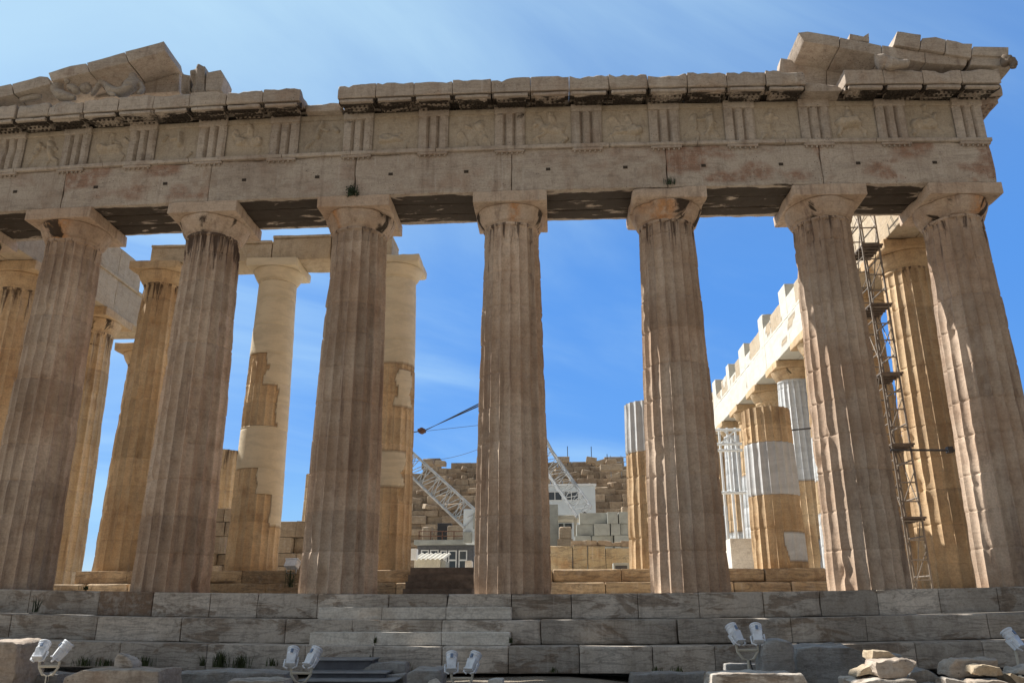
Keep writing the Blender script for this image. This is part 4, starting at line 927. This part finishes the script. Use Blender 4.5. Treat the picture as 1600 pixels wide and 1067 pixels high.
mb = MB(); bbox_(mb, (wx(726, 27), 26.4, wz(848, 27)), (wx(800, 27), 28.2, wz(796, 27)), .05); mb.build('machine_house', M['cabin'], cr)
mb = MB(); bbox_(mb, (wx(725, 26.4), 26.1, wz(848, 26.4)), (wx(738, 26.4), 26.395, wz(830, 26.4)), .03); bbox_(mb, (wx(740, 26.4), 26.2, wz(826, 26.4)), (wx(758, 26.4), 26.395, wz(800, 26.4)), .03); mb.build('counterweight', M['concrete'], cr)
mb = MB(); bbox_(mb, (wx(730, 27), 26.6, .74), (wx(900, 27), 28.2, 1.5), .08); box(mb, (wx(780, 27), 26.9, 1.5), (wx(830, 27), 27.9, wz(848, 27))); tube(mb, [at(913, 800, 28), (wx(890, 27), 27.5, 1.4)], .14, 8); mb.build('undercarriage', M['dark'], cr)

# white steel frame by the right flank
Yw = 20; o = thing('steel_frame', (wx(1150, Yw), Yw, .74), 'white steel supporting frame between the front column and the thick banded column', 'frame')
mb = MB()
for p, dy, zt in ((1134, 0, 668), (1147, 0, 668), (1160, 0, 668), (1136, 1.5, 690), (1158, 1.5, 690)):
    mb = MB(); tube(mb, [(wx(p, Yw), Yw+dy, .74), (wx(p, Yw), Yw+dy, wz(zt, Yw, 1150))], .06, 8); mb.build('post', M['white'], o)
for z in (wz(672, Yw, 1150), wz(694, Yw, 1150), wz(704, Yw, 1150), wz(770, Yw, 1150)): mb = MB(); tube(mb, [(wx(1124, Yw), Yw-.1, z), (wx(1168, Yw), Yw-.1, z)], .07, 8); mb.build('beam', M['white'], o)
mb = MB()
tube(mb, [(wx(1134, Yw), Yw-.1, wz(694, Yw, 1150)), (wx(1160, Yw), Yw-.1, wz(672, Yw, 1150))], .04, 8); tube(mb, [(wx(1160, Yw), Yw-.1, wz(694, Yw, 1150)), (wx(1140, Yw), Yw-.1, wz(672, Yw, 1150))], .04, 8)
mb.build('cross_brace', M['white'], o)

# ---------------------------------------------------------------- scaffold tower between the corner columns
sc = thing('scaffold_tower', (12.75, 2.0, 0), 'slender galvanised scaffold tower with platforms between the last two front columns', 'scaffold')
sx0, sx1, sy0, sy1 = 12.38, 12.86, 1.75, 2.75
def pipe(name, P, r, n=6): mb = MB(); tube(mb, P, r, n); return mb.build(name, M['tube'], sc)
for x in (sx0, sx1):
    for y in (sy0, sy1): pipe('standard', [(x, y, .0), (x, y, 11.6)], .031, 8)
for z in np.arange(.35, 11.6, .5):
    for y in (sy0, sy1): pipe('rung', [(sx0, y, z), (sx1, y, z)], .022)
    if int(round((z-.35)/.5)) % 2 == 0:
        for x in (sx0, sx1): pipe('transom', [(x, sy0, z+.1), (x, sy1, z+.1)], .022)
for k, z in enumerate(np.arange(.1, 10.6, 2.05)):
    for x in (sx0, sx1): pipe('brace', [(x, sy0, z), (x, sy1, z+2.0)] if k % 2 else [(x, sy1, z), (x, sy0, z+2.0)], .016)
    for y in (sy0, sy1): pipe('brace', [(sx0, y, z), (sx1, y, z+1.0)], .014)
for z in (1.9, 3.85, 5.85, 7.9, 9.75):
    mb = MB(); bbox_(mb, (sx0-.04, sy0-.08, z), (sx1+.1, sy1+.05, z+.05), .006)
    for k in range(5): box(mb, (sx0-.03, sy0+k*.22, z-.05), (sx1+.09, sy0+k*.22+.04, z-.002))
    mb.build('platform', M['wood'], sc)
mb = MB(); tube(mb, [(12.3, 1.7, 3.72), (14.0, 1.55, 3.66)], .03, 8); bbox_(mb, (13.72, 1.48, 3.6), (13.86, 1.66, 3.76), .01); mb.build('tie_pole', M['dark'], sc)
mb = MB(); tube(mb, [at(1236, 672, 9), at(1276, 668, 9)], .03, 8); tag(mb.build('tie_bar', M['dark']), 'short dark horizontal bar left of the sunlit front column, above the banded column', 'bar')

# ---------------------------------------------------------------- floodlights in front of the steps
def floodlight_pair(c, lab, yaws, tilt=.62, post=.55, heads=2, k_=.75):
    n0 = len(bpy.data.objects)
    o = thing('floodlight_stand', (c[0], c[1], c[2]-post-.25), lab, 'floodlight', 'white floodlights on stands before the steps')
    w = .185 if heads == 2 else 0
    mb = MB(); zc = c[2]-.26; tube(mb, [(c[0]-w, c[1], c[2]-.16), (c[0]-w*.95, c[1], zc), (c[0]-w*.5, c[1], zc-.12), (c[0], c[1], zc-.14), (c[0]+w*.5, c[1], zc-.12), (c[0]+w*.95, c[1], zc), (c[0]+w, c[1], c[2]-.16)] if heads == 2 else [(c[0], c[1], c[2]-.16), (c[0], c[1], zc-.14)], .022, 8)
    tube(mb, [(c[0]-w, c[1], zc+.02), (c[0]+w, c[1], zc+.02)] if heads == 2 else [(c[0], c[1], zc), (c[0], c[1], zc+.03)], .024, 8)
    tube(mb, [(c[0], c[1], zc-.14), (c[0], c[1], c[2]-post-.3)], .028, 8); lathe(mb, [(.1, 0), (.1, .02), (.04, .03)], 16, (c[0], c[1], c[2]-post-.25)); mb.build('post', M['creampaint'], o); rg = random.Random(int(c[0]*10)); mb = MB(); gx, gz = c[0], c[2]-post-.2
    tube(mb, [(c[0]+.02, c[1]-.03, c[2]-.4), (gx+.06, c[1]-.06, gz+.1), (gx+.3, c[1]-.2, gz-.02), (gx+.8, c[1]+.1, gz-.06), (gx+1.4, c[1]-.05, gz-.08)], .012, 6); mb.build('cable', M['dark'], o)
    for k in range(heads):
        hx = c[0]+(w if k else -w)*(1 if heads == 2 else 0); M3 = rotz(yaws[k])@rotE(-tilt, 0, 0); L = np.array([hx, c[1], c[2]]); M3 = M3*k_
        mb = MB(); V, F = rbox((-.125, -.12, -.2), (.125, .14, .08), r=.03, chip=0, amp=0, step=.2)
        V = V*.9; V[:, 0] *= 1+.12*(V[:, 2]-.05)/.2; V[:, 1] *= 1+.15*V[:, 2]/.2
        mb.add(V@M3.T+L, F); lathe(mb, [(.105, .03), (.13, .06), (.13, .15), (.14, .155), (.14, .185), (.132, .19), (.132, .215), (.144, .22), (.144, .245), (.132, .26), (.09, .262)], 28, L, M3)
        bbox_(mb, (-.12, -.12, -.2), (.12, .09, -.172), .008, M3=M3, loc=L)
        h = mb.build('lamp_head', M['lamp'], o)
        mb = MB(); bbox_(mb, (-.03, -.15, .07), (.03, -.12, .17), .006, M3=M3, loc=L); mb.build('latch', M['blue'], h)
        mb = MB()
        for s_ in (-1, 1): tube(mb, [L+M3@np.array([s_*.11, 0, -.02]), L+M3@np.array([s_*.15, 0, -.03]), L+M3@np.array([s_*.15, -.02, -.22]), L+M3@np.array([s_*.05, -.02, -.27])], .016, 6)
        bbox_(mb, (.135, -.03, -.1), (.17, .03, .02), .006, M3=M3, loc=L)
        mb.build('yoke', M['lamp'], h)
YL = -5.4
floodlight_pair(at(80, 1018, YL), 'leftmost white floodlight pair, right lamp turned sideways, by the big tan stone', (.15, -.95))
floodlight_pair(at(472, 1028, YL), 'white floodlight pair beside the grey board steps', (.12, -.5))
floodlight_pair(at(722, 1036, YL), 'white floodlight pair below the half-height blocks, near the middle column', (.12, -.5))
floodlight_pair(at(1166, 992, YL), 'white floodlight pair left of the round-topped stone', (.55, -.08))
floodlight_pair(at(1584, 1000, YL), 'single white floodlight cut by the right edge of the photo', (.6, 0), heads=1)

# ---------------------------------------------------------------- stones in the foreground
def rockpoly(name, poly, Y, depth, label, matn='rock', amp=.1, bev=.06, cat='stone', seed=0, cut=.09, tilt=0.0, group=None):
    V, F = prism(ppoly(poly, Y), Y, Y+depth, bev=bev, cut=cut, amp=amp, seed=seed)
    if tilt: V[:, 2] += (V[:, 1]-Y)*tilt
    for k_ in range(3): V[:, k_] += (np.abs(fbm(V*4.2+seed+k_*11, seed+60+k_, 3)-.5)-.12)*amp*1.7
    mb = MB(); mb.add(V, F); return tag(mb.build(name, M[matn], ang=24), label, cat, group)
rockpoly('boulder', [(-30, 1100), (-30, 999), (20, 999), (27, 1004), (25, 1050), (14, 1100)], -5.2, .9, 'big tan boulder at the bottom left corner beside the first floodlight', 'arch', .06, .05, seed=1)
rockpoly('stone_slab', [(86, 1100), (100, 1056), (128, 1044), (249, 1045), (249, 1100)], -5.6, 1.0, 'long tan slab lying at the bottom left in front of the steps', 'arch', .05, .04, 'stone', seed=2)
rockpoly('small_stone', [(177, 1046), (179, 1028), (186, 1018), (200, 1026), (208, 1036), (208, 1046)], -5.3, .35, 'small pointed stone standing on the long tan slab', 'step', .05, .03, seed=3)
rockpoly('upright_stone', [(1188, 1070), (1190, 1016), (1196, 1000), (1214, 996), (1232, 998), (1243, 1008), (1245, 1070)], -5.6, .5, 'round-topped upright grey stone beside the floodlights', 'rock', .06, .05, seed=4)
rockpoly('stone_block', [(1248, 1110), (1245, 1012), (1280, 1010), (1330, 1008), (1363, 1020), (1410, 1021), (1412, 1110)], -5.1, 1.2, 'large dark grey cut block right of the round-topped stone', 'rock', .05, .03, 'stone block', seed=5)
rockpoly('stone_slab', [(1111, 1110), (1112, 1052), (1255, 1051), (1263, 1066), (1266, 1110)], -7.4, .9, 'flat pale slab at the bottom edge below the round-topped stone', 'step', .05, .03, seed=6)
PB = [([(1340, 1058), (1342, 1047), (1366, 1035), (1378, 1040), (1378, 1058)], -7.2, .5, 'wedge stone sticking out at the left of the right-hand pile'),
      ([(1336, 1110), (1336, 1062), (1380, 1058), (1434, 1062), (1436, 1110)], -7.5, .8, 'flat bottom stone under the squared white stone in the pile'),
      ([(1368, 1052), (1367, 1030), (1437, 1029), (1436, 1036), (1414, 1058), (1376, 1060)], -7.4, .45, 'pale angular stone with pointed right end on top of the pile'),
      ([(1363, 1030), (1363, 1016), (1386, 1016), (1404, 1028), (1402, 1031)], -7.0, .4, 'pale squared stone at the very top of the pile'),
      ([(1410, 1062), (1424, 1046), (1448, 1043), (1470, 1054), (1468, 1070)], -6.9, .5, 'low grey stone in the shade between the two piles'),
      ([(1482, 1056), (1484, 1038), (1494, 1027), (1540, 1026), (1563, 1027), (1562, 1042), (1530, 1058), (1500, 1060)], -7.0, .55, 'large rough tan stone in the rightmost pile'),
      ([(1522, 1054), (1524, 1040), (1538, 1036), (1560, 1040), (1568, 1046), (1576, 1058), (1560, 1062)], -7.4, .35, 'smooth egg-shaped pale stone in the rightmost pile'),
      ([(1474, 1110), (1478, 1056), (1500, 1060), (1520, 1066), (1530, 1110)], -7.3, .5, 'brownish stone at the foot of the rightmost pile, left side'),
      ([(1516, 1110), (1520, 1062), (1560, 1062), (1600, 1068), (1604, 1110)], -7.5, .6, 'flat stone at the foot of the rightmost pile, centre'),
      ([(1574, 1054), (1580, 1046), (1606, 1056), (1650, 1075), (1650, 1100), (1600, 1080)], -7.3, .5, 'long tan stone slanting off the right edge of the photo'),
      ([(1590, 1052), (1596, 1044), (1640, 1036), (1640, 1060)], -6.9, .5, 'reddish stone corner at the right edge behind the slanting stone')]
for k, (poly, Y_, d, lab) in enumerate(PB): rockpoly('rubble_stone', poly, Y_, d, lab, ['pale', 'step', 'arch'][k % 3] if k != 4 else 'rock', .07, .035, 'stone', 20+k, .07, group='stone rubble at the bottom right')
for k, (poly, Y_, d, lab, mm) in enumerate([
      ([(560, 1050), (580, 1033), (634, 1034), (636, 1050), (634, 1060), (560, 1060)], -3.5, .5, 'mottled grey block right of the grey board steps', 'rock'),
      ([(590, 1078), (592, 1053), (632, 1051), (632, 1078)], -3.9, .4, 'lower grey block at the right end of the grey board steps', 'rock'),
      ([(634, 1090), (635, 1050), (648, 1044), (688, 1045), (692, 1056), (692, 1090)], -4.6, .8, 'rounded grey stone left of the middle floodlight pair', 'rock'),
      ([(665, 1080), (668, 1060), (682, 1057), (690, 1066), (690, 1080)], -5.5, .25, 'small white stone at the foot of the middle floodlight pair, left', 'new'),
      ([(757, 1080), (760, 1060), (775, 1057), (787, 1060), (788, 1080)], -5.4, .3, 'small white stone at the foot of the middle floodlight pair, right', 'new'),
      ([(1135, 1050), (1137, 1037), (1192, 1036), (1194, 1050)], -3.5, .5, 'bluish low block behind the floodlights left of the round-topped stone', 'rock'),
      ([(986, 1090), (988, 1052), (1108, 1050), (1110, 1090)], -4.0, .7, 'long pale bluish kerb stone left of the flat slab', 'rock'),
      ([(0, 1110), (4, 1062), (40, 1050), (90, 1052), (90, 1110)], -4.6, .9, 'dark rough bedrock lump behind the first floodlight', 'rock'),
      ([(250, 1100), (250, 1052), (330, 1048), (445, 1050), (445, 1100)], -4.2, .9, 'long bluish grey stone below the grass tufts', 'rock'),
      ([(352, 1100), (352, 1061), (445, 1060), (445, 1100)], -6.0, .5, 'pale flat stone at the bottom edge left of the grey board steps', 'step')]):
    rockpoly('grey_stone', poly, Y_, d, lab, mm, .05, .03, 'stone', 50+k, .12)
o = thing('board_steps', at(545, 1060, -4.6), 'small dark grey boarded steps at the foot of the marble steps', 'stairs')
for k, (a, b, t_, u_, Y_) in enumerate(((490, 580, 1029, 1050, -3.4), (482, 602, 1049, 1062, -4.0), (470, 614, 1062, 1100, -4.6))):
    p, q_ = at(a, t_, Y_), at(b, t_, Y_); z0 = at(a, u_, Y_)[2]
    mb = MB(); bbox_(mb, (p[0], Y_, z0-.3), (q_[0], Y_+.7, p[2]-.03), .01); r_ = mb.build('riser', M['greywood'], o)
    mb = MB(); bbox_(mb, (p[0]-.04, Y_-.05, p[2]-.029), (q_[0]+.04, Y_+.7, p[2]), .006); mb.build('tread', M['steel'], o)

# small floodlight on the porch steps
mb = MB(); L = at(456, 884, 3.7); M3 = rotz(-.3)@rotE(-.5, 0, 0); bbox_(mb, (-.2, -.12, -.06), (.2, .1, .16), .015, M3=M3, loc=L); bbox_(mb, (-.22, -.14, .15), (.22, .12, .185), .008, M3=M3, loc=L)
tube(mb, [L+[-.15, 0, 0], L+[-.14, 0, -.2], L+[.14, 0, -.2], L+[.15, 0, 0]], .016, 6); tag(mb.build('porch_floodlight', M['lamp']), 'lone small floodlight on the inner steps behind the front columns', 'floodlight')

# ---------------------------------------------------------------- weeds
def tuft(p, n, h, spread, lab, m='grass', seed=0, leaf=False, name='grass_tuft', cat='plant', grp='weeds growing in the joints'):
    rg = random.Random(seed); mb = MB(); V = []; F = []
    for _ in range(n):
        a = rg.uniform(0, 6.28); r0 = abs(rg.gauss(0, spread*.5)); b = np.array(p)+[math.cos(a)*r0, math.sin(a)*r0*.4, 0]
        ln = h*rg.uniform(.5, 1.1); a2 = rg.uniform(0, 6.28); l_ = rg.uniform(.1, .7)*ln; w = rg.uniform(.006, .012)*(1 if not leaf else 1.0)
        sd = np.array([-math.sin(a2), math.cos(a2), 0])*w; mid = b+[math.cos(a2)*l_*.4, math.sin(a2)*l_*.3, ln*.6]; tip = b+[math.cos(a2)*l_, math.sin(a2)*l_*.6, ln*(1 if not leaf else rg.uniform(-.5, 1))]
        k = len(V); V += [b-sd, b+sd, mid+sd*.8, mid-sd*.8, tip]; F += [(k, k+1, k+2, k+3), (k+3, k+2, k+4)]
        if leaf:
            for q_ in range(5):
                c_ = b+(tip-b)*rg.uniform(.2, 1)+np.array([rg.gauss(0, .03) for _ in range(3)]); s1 = np.array([rg.gauss(0, 1) for _ in range(3)]); s1 /= np.linalg.norm(s1); s2 = np.cross(s1, [rg.gauss(0, 1) for _ in range(3)]); s2 /= np.linalg.norm(s2)+1e-6
                k = len(V); g = rg.uniform(.02, .04); V += [c_-s1*g, c_+s2*g*.6, c_+s1*g, c_-s2*g*.6]; F.append((k, k+1, k+2, k+3))
    mb.add(V, F, 0, False); return tag(mb.build(name, M[m]), lab, cat, grp)
tuft(at(549, 302, -1.02), 40, .34, .16, 'dark green caper bush hanging on the beam above a front column', 'bush', 1, True, 'caper_bush', grp=None)
tuft(at(1047, 288, -1.02), 50, .22, .14, 'dry dark tuft on the beam joint above the rusty collared column', 'bush', 2, False, grp=None)
TW = [((344, 1042), 90, .36, .2, 'tallest grass clump under the lowest step, left part'), ((375, 1043), 70, .28, .2, 'grass clump right beside the tallest clump'), ((225, 1040), 60, .22, .24, 'low weeds behind the small pointed stone'),
      ((130, 1040), 60, .2, .3, 'wide low weeds right of the first floodlight'), ((165, 1040), 40, .16, .2, 'weeds left of the small pointed stone'), ((425, 1040), 40, .17, .15, 'weeds left of the second floodlight pair'),
      ((864, 1050), 30, .12, .12, 'small weed at the foot of the lowest step right of centre'), ((1060, 1052), 40, .16, .12, 'weed on the bluish kerb stone'), ((1026, 1048), 20, .1, .1, 'tiny weed by the foot of the lowest step'),
      ((798, 1004), 25, .14, .05, 'weed at the right end of the lower half-height row'), ((586, 1004), 14, .14, .03, 'thin weed in the joint of the lower half-height blocks'), ((316, 1040), 20, .22, .06, 'single thin weed left of the tallest grass clump'),
      ((638, 1050), 20, .2, .06, 'green weed beside the rounded grey stone'), ((578, 1030), 16, .1, .05, 'tiny weed on top of the mottled grey block')]
for k, ((px, py), n, h, sp, lab) in enumerate(TW): tuft(at(px, py, -2.6 if py > 1010 else -2.12), n, h, sp, lab, 'grass', 10+k)
tuft(at(55, 956, -1.72), 26, .34, .07, 'dry dark weed in the joint of the top step at left', 'bush', 40)
tuft(at(452, 917, 3.4), 40, .55, .1, 'tall thin dry weed on the inner steps below the lone floodlight', 'bush', 41)
tuft(at(133, 921, 1.2), 30, .14, .12, 'bright green weed between the two leftmost brown columns', 'grass', 42)
for ob in bpy.data.objects:
    if '_w' in ob: del ob['_w']
